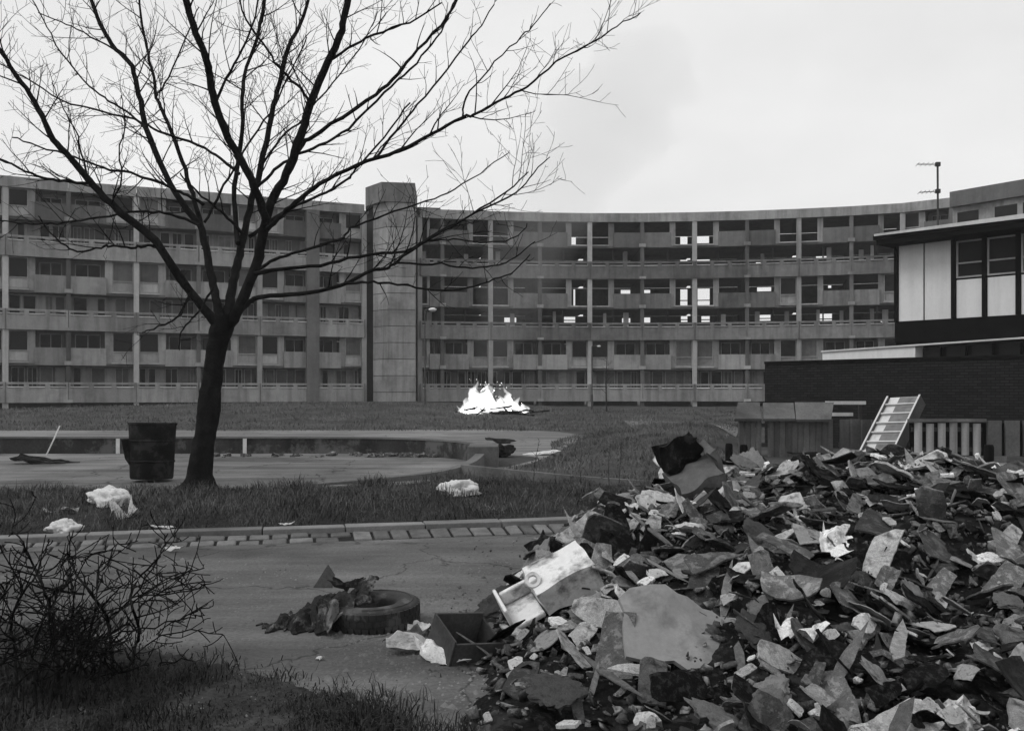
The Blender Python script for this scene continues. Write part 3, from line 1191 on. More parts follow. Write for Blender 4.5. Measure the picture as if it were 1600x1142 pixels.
W0 = XY(1398, 32.3)
WB = Bay(W0, (W0[0] + 8.0, W0[1] - 1.1 * 8.0))
zc = lambda v, y: EYE + (VH - v) / F * y
PZ0, PZ1, RZ = zc(502, 32.1), zc(384, 32.3), zc(378, 32.6)
su = lambda u: WB.s_of_u(u, 0.0)
wbp(WB, 'wall', 'black_timber', 0, WB.L, -6, -0.09, 0.0, RZ - 0.25)
wbp(WB, 'base_band', 'black_timber', 0, WB.L, -0.085, 0.0, PZ0 - 0.72, PZ0 - 0.01)
for u0, u1 in ((1404.5, 1442.5), (1445, 1487)):
    wbp(WB, 'panel', 'white_panel', su(u0), su(u1), -0.085, 0.0, PZ0, PZ1 - 0.02)
wbp(WB, 'corner_post', 'black_timber', 0.0, su(1404) - 0.005, -0.085, 0.06, PZ0, PZ1)
zsill = zc(437, 30.6)
for i, (u0, u1) in enumerate(((1494.5, 1537), (1543, 1590), (1596, 1650))):
    wbp(WB, 'panel', 'white_panel', su(u0), su(u1), -0.085, 0.0, PZ0, zsill)
    a, b = su(u0), su(u1)
    z0, z1 = zsill + 0.06, PZ1 - 0.1
    m = MB()
    t = 0.05
    fr = 'black_timber' if i == 0 else 'frame_paint'
    WB.box(m, a, a + t, -0.08, 0.02, z0, z1)
    WB.box(m, b - t, b, -0.08, 0.02, z0, z1)
    WB.box(m, a + t, b - t, -0.08, 0.015, z0, z0 + t)
    WB.box(m, a + t, b - t, -0.08, 0.015, z1 - 0.75, z1 - 0.75 + t)
    WB.box(m, a + t, b - t, -0.08, 0.015, z1 - t, z1)
    wn_ = child_at_world(m.build('window', 'frame_paint'), wb)
    wbp(WB, 'pane', 'glass_dark', a + t, b - t, -0.07, -0.05, z0 + t, z1 - 0.75, par=wn_)
    wbp(WB, 'pane', 'glass_dark', a + t, b - t, -0.07, -0.05, z1 - 0.75 + t, z1 - t, par=wn_)
    wbp(WB, 'mullion', 'black_timber', su(u0) - 0.16, su(u0) - 0.01, -0.085, 0.05, PZ0, PZ1)
# roof with a deep dark soffit and a pale edge
e0 = WB.s_of_u(1364, 0.9)
m = MB()
WB.box(m, e0 + 0.1, WB.L, -7, 0.85, RZ - 0.22, RZ - 0.06)
child_at_world(m.build('soffit', 'black_timber'), wb)
m = MB()
WB.box(m, e0, WB.L, -7, 0.9, RZ - 0.055, RZ + 0.13)
ro = child_at_world(m.build('roof', 'black_timber'), wb)
m = MB()
a, b = e0 + 0.9, WB.L
m.add([WB.w(e0 + 0.05, 0.905, RZ + 0.07), WB.w(b, 0.905, RZ - 0.03), WB.w(b, 0.905, RZ + 0.22), WB.w(e0 + 0.05, 0.905, RZ + 0.14),
       WB.w(e0 + 0.05, 0.94, RZ + 0.07), WB.w(b, 0.94, RZ - 0.03), WB.w(b, 0.94, RZ + 0.22), WB.w(e0 + 0.05, 0.94, RZ + 0.14)],
      [(0, 1, 2, 3), (7, 6, 5, 4), (0, 4, 5, 1), (1, 5, 6, 2), (2, 6, 7, 3), (3, 7, 4, 0)])
m.build('fascia', 'roof_edge').parent = ro
# lower flat roof seen over the brick wall
LB = Bay(XY(1285, 33.0), XY(1640, 24.2))
zf = EYE + 66 / F * 33
sp = LB.s_of_u(1430)
lr = wbp(LB, 'lower_roof', 'black_timber', 0.0, LB.L, -5, -0.3, 0.0, zf - 0.1)
wbp(LB, 'lower_fascia', 'white_panel', 0, sp, -0.3, 0.0, zf - 0.42, zf - 0.03)
wbp(LB, 'lower_coping', 'roof_edge', 0, LB.L, -0.32, 0.06, zf - 0.028, zf + 0.02)
for i in range(5):
    a = sp + 0.1 + i * (LB.L - sp) / 5
    wbp(LB, 'clerestory_window', 'glass_dark', a, a + (LB.L - sp) / 5 - 0.25, -0.29, -0.2, zf - 0.42, zf - 0.1)

ta = P(1466, 345, 33.5)
aer = empty('tv_aerial', (ta.x, ta.y, ta.z - 0.3), label='television aerial on a thin mast above the pale roof edge', category='aerial')
m = MB()
top = P(1465, 255, 33.5)
m.tube([(ta.x, ta.y, 6.0), (top.x, top.y, top.z)], 0.035, 8)
child_at_world(m.build('mast', 'metal_pole'), aer)
for v, u0 in ((257, 1433), (299, 1436)):
    a, b = P(1466, v, 33.5), P(u0, v + (0 if v < 280 else 2), 33.2)
    m = MB()
    m.tube([a, b], 0.016, 6)
    for k in range(5):
        c = a.lerp(b, 0.1 + 0.22 * k)
        m.tube([c + Vector((0.05, 0.28, 0)), c - Vector((0.05, 0.28, 0))], 0.008, 5)
    child_at_world(m.build('boom', 'metal_pole'), aer)
    m = MB()
    m.box(a.x - 0.09, a.x + 0.06, a.y - 0.06, a.y + 0.06, a.z - 0.07, a.z + 0.07)
    child_at_world(m.build('clamp', 'metal_pole'), aer)

# ------------------------------------------------------------------ fences, staircase, bollards
def fence(name, label, u0, u1, y, v_top, n, w_gap, material, skip=(), tilt=0.02, base=0.0, wave=0.0):
    x0, x1 = (u0 - 800) / F * y, (u1 - 800) / F * y
    z1 = EYE + (VH - v_top) / F * y
    root = empty(name, ((x0 + x1) / 2, y, 0), label=label, category='fence')
    pitch = (x1 - x0) / n
    m = MB()
    m.box(x0, x1, y + 0.04, y + 0.09, 0.25, 0.35)
    m.box(x0, x1, y + 0.04, y + 0.09, z1 - 0.2, z1 - 0.1)
    child_at_world(m.build('rail', 'timber'), root)
    for i in range(n):
        if i in skip:
            continue
        a, b = x0 + i * pitch + w_gap / 2, x0 + (i + 1) * pitch - w_gap / 2
        m = MB()
        zt_ = z1 + random.uniform(-tilt, tilt)
        if wave:
            k = 6
            ptsw = [(lerp(a, b, j / k), y - wave * math.sin(math.pi * j / k)) for j in range(k + 1)]
            m.prism(ptsw + [(b, y + 0.03), (a, y + 0.03)], base, zt_)
        else:
            dy = random.uniform(-0.02, 0.02)
            m.prism([(a, y + dy), (a + 0.03, y - 0.025 + dy), (b, y + dy), (b, y + 0.03), (a, y + 0.03)], base, zt_)
        child_at_world(m.build('board', material, smooth=40 if wave else None), root)
    return root, x0, x1, z1


f1, x0, x1, z1 = fence('board_fence', 'grey vertical board fence capped with broken slabs beside the brick wall', 1153, 1302, 24.0, 655, 16, 0.012, 'fence_grey', skip=(4,))
for (ua, ub, uc, ud, va, vb) in ((1148, 1191, 1187, 1153, 654, 628), (1193, 1243, 1240, 1192, 654, 629), (1244, 1299, 1303, 1242, 655, 628)):
    a, b, c, d = P(ua, va, 23.8), P(ub, va, 23.8), P(uc, vb, 24.5), P(ud, vb, 24.5)
    m = MB()
    off = Vector((0, 0.03, -0.07))
    m.hexa([a + off, b + off, c + off, d + off, a, b, c, d])
    child_at_world(m.build('cap_slab', 'fence_grey', bevel=0.01), f1)
for (u0, u1, v) in ((1290, 1352, 629), (1298, 1332, 647)):
    a, b = P(u0, v, 25.2), P(u1, v, 25.2)
    m = MB()
    m.box(a.x, b.x, 25.15, 25.24, a.z - 0.05, a.z + 0.04)
    m.build('white_board', 'white_paint', label='pale plank lying along the top of the fence by the staircase' if v < 640 else 'short pale plank lying below another on the fence', category='plank')
for u in (1296, 1346):
    a = P(u, 629, 25.2)
    m = MB()
    m.box(a.x - 0.04, a.x + 0.04, 25.26, 25.33, 0, a.z + 0.04)
    child_at_world(m.build('post', 'timber'), f1)
fence('board_fence', 'short dark board fence just behind the tilted staircase', 1312, 1392, 24.2, 655, 5, 0.012, 'fence_grey')
f3, x0, x1, z1 = fence('slat_fence', 'fence of wide pale rounded slats with dark gaps', 1426, 1536, 22.0, 661, 6, 0.10, 'fence_pale', base=0.17, wave=0.05)
m = MB()
m.box(x0 - 0.3, x1 + 0.5, 21.9, 22.2, 0.0, 0.15)
child_at_world(m.build('base_beam', 'coping'), f3)
m = MB()
m.box(x0 - 0.1, x1 + 0.05, 21.93, 22.06, z1 + 0.03, z1 + 0.1)
child_at_world(m.build('top_rail', 'coping'), f3)
m = MB()
m.box(x0, x1 + 1.2, 22.15, 22.2, 0.15, z1)
child_at_world(m.build('backing', 'black_timber'), f3)
for k in range(3):
    m = MB()
    m.box(x1 + 0.1 + 0.42 * k, x1 + 0.42 + 0.42 * k, 21.97, 22.05, 0.15, z1 + 0.06)
    child_at_world(m.build('board', 'fence_grey'), f3)

# staircase lying against the fence
A0, A1 = P(1343, 708, 23.3), P(1396, 708, 22.6)
B0, B1 = P(1390, 620, 24.2), P(1436, 620, 23.5)
st = empty('staircase', (A0.x + 0.4, A0.y, 0), label='broken off wooden staircase tilted against the fence', category='staircase')
dirv = ((B0 - A0) + (B1 - A1)).normalized()
sidev = (A1 - A0).normalized()
nrmv = sidev.cross(dirv).normalized()
if nrmv.y > 0:
    nrmv = -nrmv
LEN = ((B0 - A0).length + (B1 - A1).length) / 2
WID = (A1 - A0).length
Mst = Matrix((sidev, dirv, nrmv)).transposed().to_4x4()
Mst.translation = A0
ov = 0.5
for s0, sgn in ((0.0, 0), (WID - 0.035, 1)):
    m = MB()
    m.box(s0, s0 + 0.035, -ov, LEN, -0.30, 0.04, Mst)
    so = child_at_world(m.build('stringer', 'fence_grey', bevel=0.004), st)
    m = MB()
    m.box(s0 - 0.004, s0 + 0.039, -ov, LEN + 0.003, 0.042, 0.056, Mst)
    m.build('painted_edge', 'stair_paint').parent = so
for i in range(-2, 6):
    yb = LEN * (i + 0.15) / 6.0
    pit = LEN / 6.0
    m = MB()
    m.box(0.037, WID - 0.037, yb, yb + 0.03, -0.26, 0.02, Mst)
    child_at_world(m.build('tread', 'stair_paint'), st)
    m = MB()
    m.box(0.037, WID - 0.037, yb + 0.032, yb + pit - 0.004, -0.07, -0.05, Mst)
    child_at_world(m.build('riser', 'stair_paint'), st)
    m = MB()
    m.box(0.037 + WID * 0.30, WID * 0.92, yb + 0.034, yb + pit - 0.02, -0.049, -0.043, Mst)
    child_at_world(m.build('carpet_strip', 'stair_tread'), st)

for u, v, yb, r, lab in ((1545, 694, 16.7, 0.085, 'black timber bollard standing alone on the pavement'),
                         (1414, 706, 13.6, 0.075, 'black timber bollard rising out of the rubble behind the staircase foot'),
                         (1162, 694, 17.6, 0.075, 'black bollard below the gap in the board fence'),
                         (1139, 692, 17.8, 0.07, 'dark bollard beside the burnt armchair'),
                         (1384, 703, 18.6, 0.075, 'stubby dark bollard at the foot of the staircase')):
    t_ = P(u, v, yb)
    m = MB()
    m.lathe([(r, 0), (r, 0.03), (r, t_.z - 0.05), (r * 0.8, t_.z - 0.008), (0.001, t_.z)], 14)
    o = m.build('bollard', 'black_timber', smooth=40, label=lab, category='bollard', group='timber bollards')
    o.location = (t_.x, yb, 0)

# ------------------------------------------------------------------ litter bin
bx = ground_pt(237, 752)
bn = empty('metal_bin', (bx.x, bx.y, 0), label='large scorched round metal refuse bin behind the tree', category='bin')
m = MB()
m.lathe([(0.001, 0.05), (0.36, 0.05), (0.375, 0.08), (0.41, 1.02), (0.425, 1.03), (0.425, 1.07), (0.40, 1.07), (0.39, 1.02), (0.355, 0.1), (0.001, 0.09)], 28)
b_ = m.build('body', 'rust', smooth=35)
b_.parent = bn
for zz in (0.35, 0.72):
    m = MB()
    rr = lerp(0.375, 0.41, zz / 1.0)
    m.lathe([(rr, zz), (rr + 0.014, zz + 0.012), (rr + 0.014, zz + 0.03), (rr, zz + 0.042)], 28)
    m.build('hoop', 'rust', smooth=35).parent = b_
m = MB()
m.add([(-0.40, -0.1, 0.78), (-0.53, -0.1, 0.76), (-0.46, -0.1, 0.42), (-0.385, -0.1, 0.30), (-0.40, 0.02, 0.78), (-0.53, 0.02, 0.76), (-0.46, 0.02, 0.42), (-0.385, 0.02, 0.30)],
      [(0, 1, 2, 3), (7, 6, 5, 4), (0, 4, 5, 1), (1, 5, 6, 2), (2, 6, 7, 3), (3, 7, 4, 0)])
m.build('lifting_bracket', 'rust').parent = bn
bn.rotation_euler = (R(-1.5), R(1), 0.4)


# ------------------------------------------------------------------ the bare tree
TY = 15.5
PXM = TY / F
trunk_px = [(308, 772, 24), (311, 755, 20), (317, 700, 18), (326, 640, 17), (333, 580, 16), (340, 535, 16.5), (347, 503, 19), (350, 490, 14)]
# (points (u,v), radius px at start and end, depth offset at the end in metres)
LIMBS = [
    ([(340, 508), (332, 500), (297, 455), (240, 376), (174, 319), (139, 282), (109, 245), (83, 218), (65, 179), (40, 139), (8, 92), (-25, 40)], 9, 3, -1.0),
    ([(345, 500), (338, 465), (332, 437), (322, 395), (315, 358), (293, 328), (258, 271), (229, 201), (216, 148), (205, 104), (174, 69), (157, 39), (138, -10)], 8, 3.4, 1.3),
    ([(315, 358), (307, 325), (297, 293), (280, 236), (258, 183), (245, 153), (240, 120), (232, 85), (222, 40), (215, -20)], 5, 2, 2.2),
    ([(354, 503), (358, 480), (363, 450), (370, 415), (378, 380), (389, 328), (407, 262), (424, 183), (433, 144), (450, 74), (468, 39), (490, -20)], 10, 3, 2.4),
    ([(360, 505), (370, 490), (398, 424), (408, 380), (415, 341), (436, 295), (457, 249), (472, 203), (485, 161), (512, 96), (530, 56), (540, 20), (548, -30)], 10, 5, -1.2),
    ([(415, 341), (404, 310), (393, 280), (358, 218), (336, 161), (328, 120), (321, 87), (301, 39), (285, -20)], 7, 5, -2.2),
    ([(372, 380), (369, 363), (367, 293), (376, 227), (380, 153), (382, 118), (402, 56), (415, -10)], 5, 3, 1.8),
    ([(452, 258), (472, 226), (500, 205), (574, 157), (614, 124), (644, 89), (688, 39), (720, -10)], 4.2, 2, -0.2),
    ([(418, 358), (440, 335), (470, 310), (500, 288), (557, 258), (623, 236), (675, 210), (723, 183), (745, 179), (785, 155), (824, 135), (868, 98), (929, 65), (964, 41), (1000, 22)], 4.6, 0.8, -1.6),
    ([(723, 183), (728, 153), (763, 109), (806, 65), (833, 41), (860, 5)], 1.8, 0.8, -2.0),
    ([(588, 246), (618, 205), (644, 174), (688, 122), (732, 65), (752, 39), (775, 0)], 2.4, 1.0, 0.4),
    ([(405, 420), (430, 405), (468, 393), (530, 376), (548, 358), (601, 336), (666, 315), (710, 295), (763, 262), (798, 236)], 3.4, 0.8, 1.2),
    ([(398, 428), (440, 420), (500, 415), (561, 400), (631, 393), (684, 363), (745, 332), (806, 301), (833, 271), (859, 245)], 3.8, 0.8, -1.0),
    ([(372, 490), (390, 472), (411, 463), (468, 459), (530, 446), (583, 422), (601, 420), (618, 411), (675, 371), (736, 336), (790, 300), (826, 268)], 5.0, 0.9, -2.0),
    ([(540, 443), (575, 441), (609, 442), (666, 452), (719, 452), (763, 439), (798, 428), (828, 398)], 2.4, 0.9, -2.4),
    ([(618, 411), (675, 413), (728, 417), (771, 415), (806, 402), (835, 378)], 2.0, 0.8, -2.2),
    ([(666, 377), (710, 374), (750, 378), (789, 376), (815, 363), (824, 350)], 1.5, 0.7, -2.6),
    ([(389, 370), (424, 345), (455, 325), (500, 305), (540, 283), (557, 262), (600, 215), (640, 160)], 3.6, 1.4, 1.0),
    ([(402, 292), (430, 265), (457, 245), (500, 228), (545, 200), (600, 145), (640, 109), (675, 69), (700, 30), (715, -10)], 3.2, 1.5, 1.6),
    ([(318, 320), (293, 306), (266, 293), (205, 271), (161, 262), (118, 245), (60, 230), (20, 214)], 3.4, 1.2, 0.3),
    ([(312, 352), (280, 340), (249, 332), (205, 332), (139, 343), (90, 348), (40, 350), (0, 345)], 3.0, 1.2, 0.6),
    ([(244, 386), (225, 384), (205, 387), (175, 384), (157, 387), (122, 393), (96, 380), (75, 360), (61, 338)], 3.0, 1.0, -1.6),
    ([(142, 286), (110, 284), (74, 280), (40, 266), (0, 250)], 3.2, 1.6, -1.4),
    ([(374, 272), (345, 248), (310, 227), (249, 205), (223, 192), (161, 174), (96, 157), (40, 122), (0, 100)], 3.2, 1.2, 1.8),
    ([(319, 348), (345, 300), (367, 262), (395, 215), (430, 165), (450, 120), (480, 60)], 2.6, 1.1, 0.2),
    ([(229, 205), (205, 179), (170, 158), (139, 135), (96, 83), (74, 43), (50, 0)], 2.4, 1.1, 0.8),
    ([(380, 365), (355, 340), (332, 319), (301, 293), (280, 270)], 3.0, 1.2, -0.6),
    ([(485, 163), (470, 140), (440, 110), (420, 80), (385, 30), (370, -20)], 2.6, 1.2, -2.0),
    ([(512, 98), (545, 75), (585, 55), (640, 35), (690, 5)], 2.8, 1.2, -1.8),
    ([(336, 165), (350, 130), (372, 90), (395, 40), (405, -10)], 2.4, 1.2, -2.6),
    ([(245, 150), (262, 120), (293, 56), (310, 10)], 2.2, 1.0, 2.6),
    ([(407, 262), (440, 215), (475, 185), (520, 130), (560, 80), (590, 20)], 2.4, 1.0, 2.6),
    ([(139, 284), (128, 240), (118, 205), (100, 170), (80, 130)], 2.0, 0.8, -0.4),
    ([(174, 320), (190, 280), (186, 240), (195, 190), (190, 150)], 1.8, 0.8, -1.2),
    ([(297, 458), (288, 480), (272, 500), (240, 512), (222, 520)], 2.6, 1.0, -1.2),
    ([(332, 450), (316, 480), (300, 498), (283, 520), (280, 546)], 2.2, 1.0, -0.8),
    ([(205, 104), (180, 80), (130, 50), (95, 35), (60, 20)], 2.0, 0.9, 1.0),
]
tr = empty('bare_tree', tuple(ground_pt(308, 770)), label='bare black branching tree standing in the verge', category='tree')
tp = catmull(trunk_px, 9)
m = MB()
sides = 22
ringp, ringr = [], []
for q in tp:
    ringp.append(P(q[0], q[1], TY))
    ringr.append(0.93 * q[2] * PXM)
m.tube(ringp, ringr, sides)
for i, v in enumerate(m.v):
    k = i // sides
    c = ringp[min(k, len(ringp) - 1)]
    d = Vector(v) - c
    f = 1 + 0.22 * mnoise.noise(Vector((d.x * 9, d.y * 9, v[2] * 1.6))) + 0.16 * mnoise.noise(Vector((d.x * 25, d.y * 25, v[2] * 7)))
    f *= 1 + (0.55 * max(0.0, 1 - v[2] / 0.28) * (0.6 + 0.8 * abs(math.sin(2.5 * math.atan2(d.y, d.x) + 1))))
    w = c + d * f
    m.v[i] = (w.x, w.y, w.z - (0.06 if k == 0 else 0))
child_at_world(m.build('trunk', 'bark', smooth=60), tr)
twig = MB()
rt = random.Random(11)
UPB = 0.16
CURL = 0.05


def wiggle(p0, d, length, seg, up, curl):
    pts_ = [p0.copy()]
    d = d.normalized()
    step = length / seg
    ax = Vector((rt.uniform(-1, 1), rt.uniform(-1, 1), rt.uniform(-1, 1)))
    for i in range(seg):
        d = (d + Vector((rt.gauss(0, 0.10), rt.gauss(0, 0.10), rt.gauss(0, 0.08) + up)) + ax * curl).normalized()
        pts_.append(pts_[-1] + d * step)
    return pts_


def spawn(pts_, rads, level, spacing, lenrange, start=0.15):
    d = [0.0]
    for i in range(1, len(pts_)):
        d.append(d[-1] + (pts_[i] - pts_[i - 1]).length)
    s = d[-1] * start + rt.uniform(0, spacing)
    flip = 1
    while s < d[-1]:
        i = 0
        while i < len(d) - 2 and d[i + 1] < s:
            i += 1
        t = (s - d[i]) / max(1e-6, d[i + 1] - d[i])
        p0 = pts_[i].lerp(pts_[i + 1], t)
        r0 = lerp(rads[i], rads[i + 1], t)
        tan = (pts_[i + 1] - pts_[i]).normalized()
        ax = tan.cross(Vector((rt.gauss(0, 1), rt.gauss(0, 1), rt.gauss(0, 1))))
        if ax.length < 0.1:
            s += spacing
            continue
        dirn = (Matrix.Rotation(R(rt.uniform(25, 72)), 3, ax.normalized()) @ tan)
        dirn = (dirn + Vector((0, 0, UPB))).normalized()
        ln = rt.uniform(*lenrange) * (1.0 - 0.35 * s / d[-1])
        seg = 5 if level == 1 else 4
        cp = wiggle(p0, dirn, ln, seg, 0.05, CURL)
        r1 = max(0.0042, min(r0 * 0.55, 0.013)) if level == 1 else max(0.0034, min(r0 * 0.7, 0.006))
        cr = [lerp(r1, 0.0030, j / seg) for j in range(seg + 1)]
        twig.tube(cp, cr, 4 if level == 1 else 3, cap=False)
        if level < 3:
            spawn(cp, cr, level + 1, spacing * (0.75 if level == 1 else 1.4), (lenrange[0] * 0.42, lenrange[1] * 0.5), 0.2)
        s += spacing * rt.uniform(0.6, 1.5)


for pts_px, r0, r1, dz in LIMBS:
    sm_ = catmull(pts_px, 4)
    n_ = len(sm_)
    base_u, base_v = pts_px[0]
    # depth: limbs that leave the fork start at the trunk; side branches start near the depth of their parent
    d0 = 0.0 if base_v > 470 else dz * 0.35
    P3, RR = [], []
    for i, q in enumerate(sm_):
        t = i / (n_ - 1)
        y = TY + lerp(d0, dz, t)
        jit = 0.9
        P3.append(P(q[0] + rt.gauss(0, jit) * (0 < i), q[1] + rt.gauss(0, jit) * (0 < i), y))
        RR.append(0.9 * lerp(r0, r1, t ** 0.8) * PXM * rt.uniform(0.94, 1.06))
    m = MB()
    m.tube(P3, RR, 9 if r0 > 4 else 6)
    child_at_world(m.build('limb', 'bark', smooth=60), tr)
    big = r0 > 4.5
    thin = pts_px[-1][0] > 690
    spawn(P3, RR, 1, 0.21 if big else (0.34 if thin else 0.22), (0.55, 1.7) if big else ((0.3, 0.85) if thin else (0.35, 1.15)), 0.30 if big else 0.18)
child_at_world(twig.build('crown', 'twig', kind='stuff'), tr)


# ------------------------------------------------------------------ bare shrub in the left foreground
sh = empty('bare_shrub', tuple(ground_pt(120, 1040)), label='tangled leafless dark shrub at the road edge', category='shrub')
rt = random.Random(5)
twig = MB()
UPB = 0.05
CURL = 0.16
stems = [
    ([(205, 1040), (215, 985), (206, 920), (240, 880), (258, 842)], 5.5, 5.6),
    ([(180, 1050), (165, 960), (120, 900), (105, 860)], 6, 5.4),
    ([(215, 950), (260, 920), (330, 908)], 3, 5.5), ([(206, 930), (280, 925), (330, 910)], 2.4, 5.3),
    ([(150, 1040), (190, 990), (260, 975), (310, 960)], 3, 5.2), ([(90, 1045), (80, 960), (60, 900), (40, 860), (20, 820)], 6, 5.2),
    ([(60, 1040), (110, 970), (110, 900), (108, 865)], 5, 5.7), ([(30, 1060), (20, 960), (60, 890), (75, 845)], 5, 5.1),
    ([(170, 970), (205, 935), (246, 870), (262, 840)], 3, 5.8), ([(120, 1000), (200, 945), (300, 885)], 2.6, 5.5),
    ([(220, 930), (270, 900), (320, 885)], 2, 5.9), ([(130, 930), (60, 915), (10, 890)], 4, 5.3), ([(245, 990), (290, 960), (330, 945)], 2, 5.4),
    ([(100, 1060), (140, 1000), (150, 930), (160, 880)], 5, 5.0), ([(190, 1045), (240, 1000), (300, 985), (352, 992)], 2.2, 5.3),
    ([(140, 950), (190, 915), (250, 925), (318, 918)], 2.0, 5.7), ([(70, 900), (105, 872), (150, 868), (190, 850)], 2.0, 5.6), ([(-20, 1060), (-10, 960), (30, 900)], 6, 5.0),
]
rx = random.Random(77)
for i in range(20):
    ub = rx.uniform(-60, 190)
    ut = ub + rx.gauss(30, 55)
    vt = rx.uniform(915, 1020) + max(0, ub - 60) * 0.2
    stems.append(([(ub, 1075), (lerp(ub, ut, 0.2) + rx.gauss(0, 10), lerp(1075, vt, 0.4)), (lerp(ub, ut, 0.6), lerp(1075, vt, 0.8)), (ut, vt), (ut + rx.uniform(10, 50), vt + rx.uniform(-12, 22))], rx.uniform(2.0, 4.0), rx.uniform(4.8, 5.6)))
for px, r0, y in stems:
    c = catmull(px, 4)
    P3 = [P(q[0] + rt.gauss(0, 2), q[1] + rt.gauss(0, 2), y + 0.25 * math.sin(i * 0.9 + y)) for i, q in enumerate(c)]
    if px[0][1] > 1030:
        P3[0].z = -0.04
    RR = [lerp(r0 * 0.55, 0.9, i / (len(c) - 1)) * y / F for i in range(len(c))]
    m = MB()
    m.tube(P3, RR, 6)
    child_at_world(m.build('stem', 'bark', smooth=60), sh)
    spawn(P3, RR, 2, 0.13, (0.05, 0.34), 0.2)
    if px[0][0] < 130 and px[0][1] != 1075:
        spawn(P3, RR, 1, 0.20, (0.10, 0.36), 0.1)
child_at_world(twig.build('twigs', 'twig', kind='stuff'), sh)

# sapling on the bank and weeds on the mound
rt = random.Random(9)
twig = MB()
a = P(948, 640, 57)
sp_ = empty('sapling', (a.x, a.y, zg(a.x, a.y)), label='thin bare sapling growing on the bank beside the bonfire', category='tree')
m = MB()
P3 = [Vector((a.x, a.y, zg(a.x, a.y) - 0.05)), Vector((a.x - 0.05, a.y, a.z + 1.6)), Vector((a.x + 0.03, a.y, a.z + 3.4))]
m.tube(P3, [0.05, 0.035, 0.015], 6)
child_at_world(m.build('trunk', 'sapling'), sp_)
spawn(catmull and [Vector(q) for q in catmull([tuple(p) for p in P3], 5)], [0.05] * 11, 1, 0.16, (0.4, 0.9), 0.3)
child_at_world(twig.build('crown', 'sapling', kind='stuff'), sp_)
for u, v0, v1, lab in ((833, 690, 757, 'tall dry weed stalk beside the grass edging'), (910, 712, 752, 'short dry weed stalk on the mound slope'),
                       (966, 690, 770, 'tallest dry weed stalk near the plaster fragments'), (952, 700, 752, 'leaning dry weed stalk on the mound')):
    yb = 15.2
    b0, b1 = P(u, v1, yb), P(u + rt.uniform(-8, 12), v0, yb + 0.2)
    m = MB()
    twig = MB()
    mid = b0.lerp(b1, 0.5) + Vector((rt.uniform(-0.04, 0.04), 0, 0))
    b0.z = min(b0.z, zg(b0.x, b0.y) - 0.02)
    P3 = [b0, mid, b1]
    m.tube(P3, [0.006, 0.005, 0.003], 5)
    spawn(P3, [0.006, 0.005, 0.004], 2, 0.08, (0.06, 0.2), 0.2)
    m.v, m.f = m.v, m.f
    m.add(twig.v, twig.f)
    m.build('weed_stalk', 'sapling', label=lab, category='weed', group='dry weed stalks')

# street lamps before the flats
for u, vt, vb, y, lab in ((664, 484, 632, 62, 'street lamp with white bowl beside the stair tower'), (925, 541, 640, 62, 'short street lamp with bracket arm before the gutted flats')):
    t_ = P(u, vt, y)
    zb_ = zg(t_.x, y)
    root = empty('street_lamp', (t_.x, y, zb_), label=lab, category='street lamp')
    m = MB()
    m.tube([(t_.x, y, zb_ - 0.05), (t_.x, y, zb_ + 1.0), (t_.x, y, zb_ + 1.02), (t_.x, y, t_.z)], [0.07, 0.07, 0.045, 0.04], 8)
    child_at_world(m.build('pole', 'metal_pole'), root)
    m = MB()
    dx = 0.5 if u < 700 else 0.45
    m.tube([(t_.x, y, t_.z - 0.02), (t_.x + dx * 0.5, y, t_.z + 0.06), (t_.x + dx, y, t_.z + 0.02)], 0.03, 6)
    child_at_world(m.build('arm', 'metal_pole'), root)
    m = MB()
    rr = 0.27 if u < 700 else 0.13
    m.lathe([(0.001, -0.5 * rr), (rr * 0.6, -0.42 * rr), (rr, -0.05 * rr), (rr * 0.95, 0.2 * rr), (rr * 0.5, 0.42 * rr), (0.001, 0.5 * rr)], 16,
            Matrix.Translation((t_.x + dx, y, t_.z)))
    child_at_world(m.build('lamp_bowl', 'lamp_white', smooth=50), root)

# ------------------------------------------------------------------ bonfire
FY = 52.0
fb = P(770, 641, FY)
fire = empty('bonfire', (fb.x, FY, zg(fb.x, FY)), label='blazing white bonfire on the grass bank before the flats', category='bonfire')
rf = random.Random(21)
m = MB()
for i in range(60):
    x = fb.x + rf.gauss(0, 0.85)
    y = FY + rf.uniform(-0.6, 0.9)
    a = rf.uniform(0, math.pi)
    L = rf.uniform(0.3, 0.9)
    z = zg(x, y) + rf.uniform(0.0, 0.25)
    m.tube([(x - math.cos(a) * L, y - math.sin(a) * L * 0.4, z), (x + math.cos(a) * L, y + math.sin(a) * L * 0.4, z + rf.uniform(-0.05, 0.3))], rf.uniform(0.03, 0.07), 5)
child_at_world(m.build('embers', 'burnt', kind='stuff'), fire)


def flame(base, tip, r, seed):
    rr = random.Random(seed)
    k, sd = 9, 9
    m_ = MB()
    rings = []
    for i in range(k + 1):
        t = i / k
        c = base.lerp(tip, t) + Vector((0.16 * math.sin(t * 5 + seed), 0.08 * math.cos(t * 4 + seed), 0)) * t
        rad = r * (0.75 + 0.7 * t * (1 - t) * 1.5) * (1 - t) ** 0.75
        for j in range(sd):
            a_ = 2 * math.pi * j / sd
            q = c + Vector((math.cos(a_) * rad, math.sin(a_) * rad * 0.7, 0))
            nz_ = mnoise.noise_vector(q * 2.6 + Vector((seed, 0, 0))) * 0.22 * (0.4 + t)
            m_.v.append(tuple(q + nz_ * min(1, r * 3)))
    for i in range(k):
        for j in range(sd):
            j2 = (j + 1) % sd
            m_.f.append((i * sd + j, i * sd + j2, (i + 1) * sd + j2, (i + 1) * sd + j))
    return m_


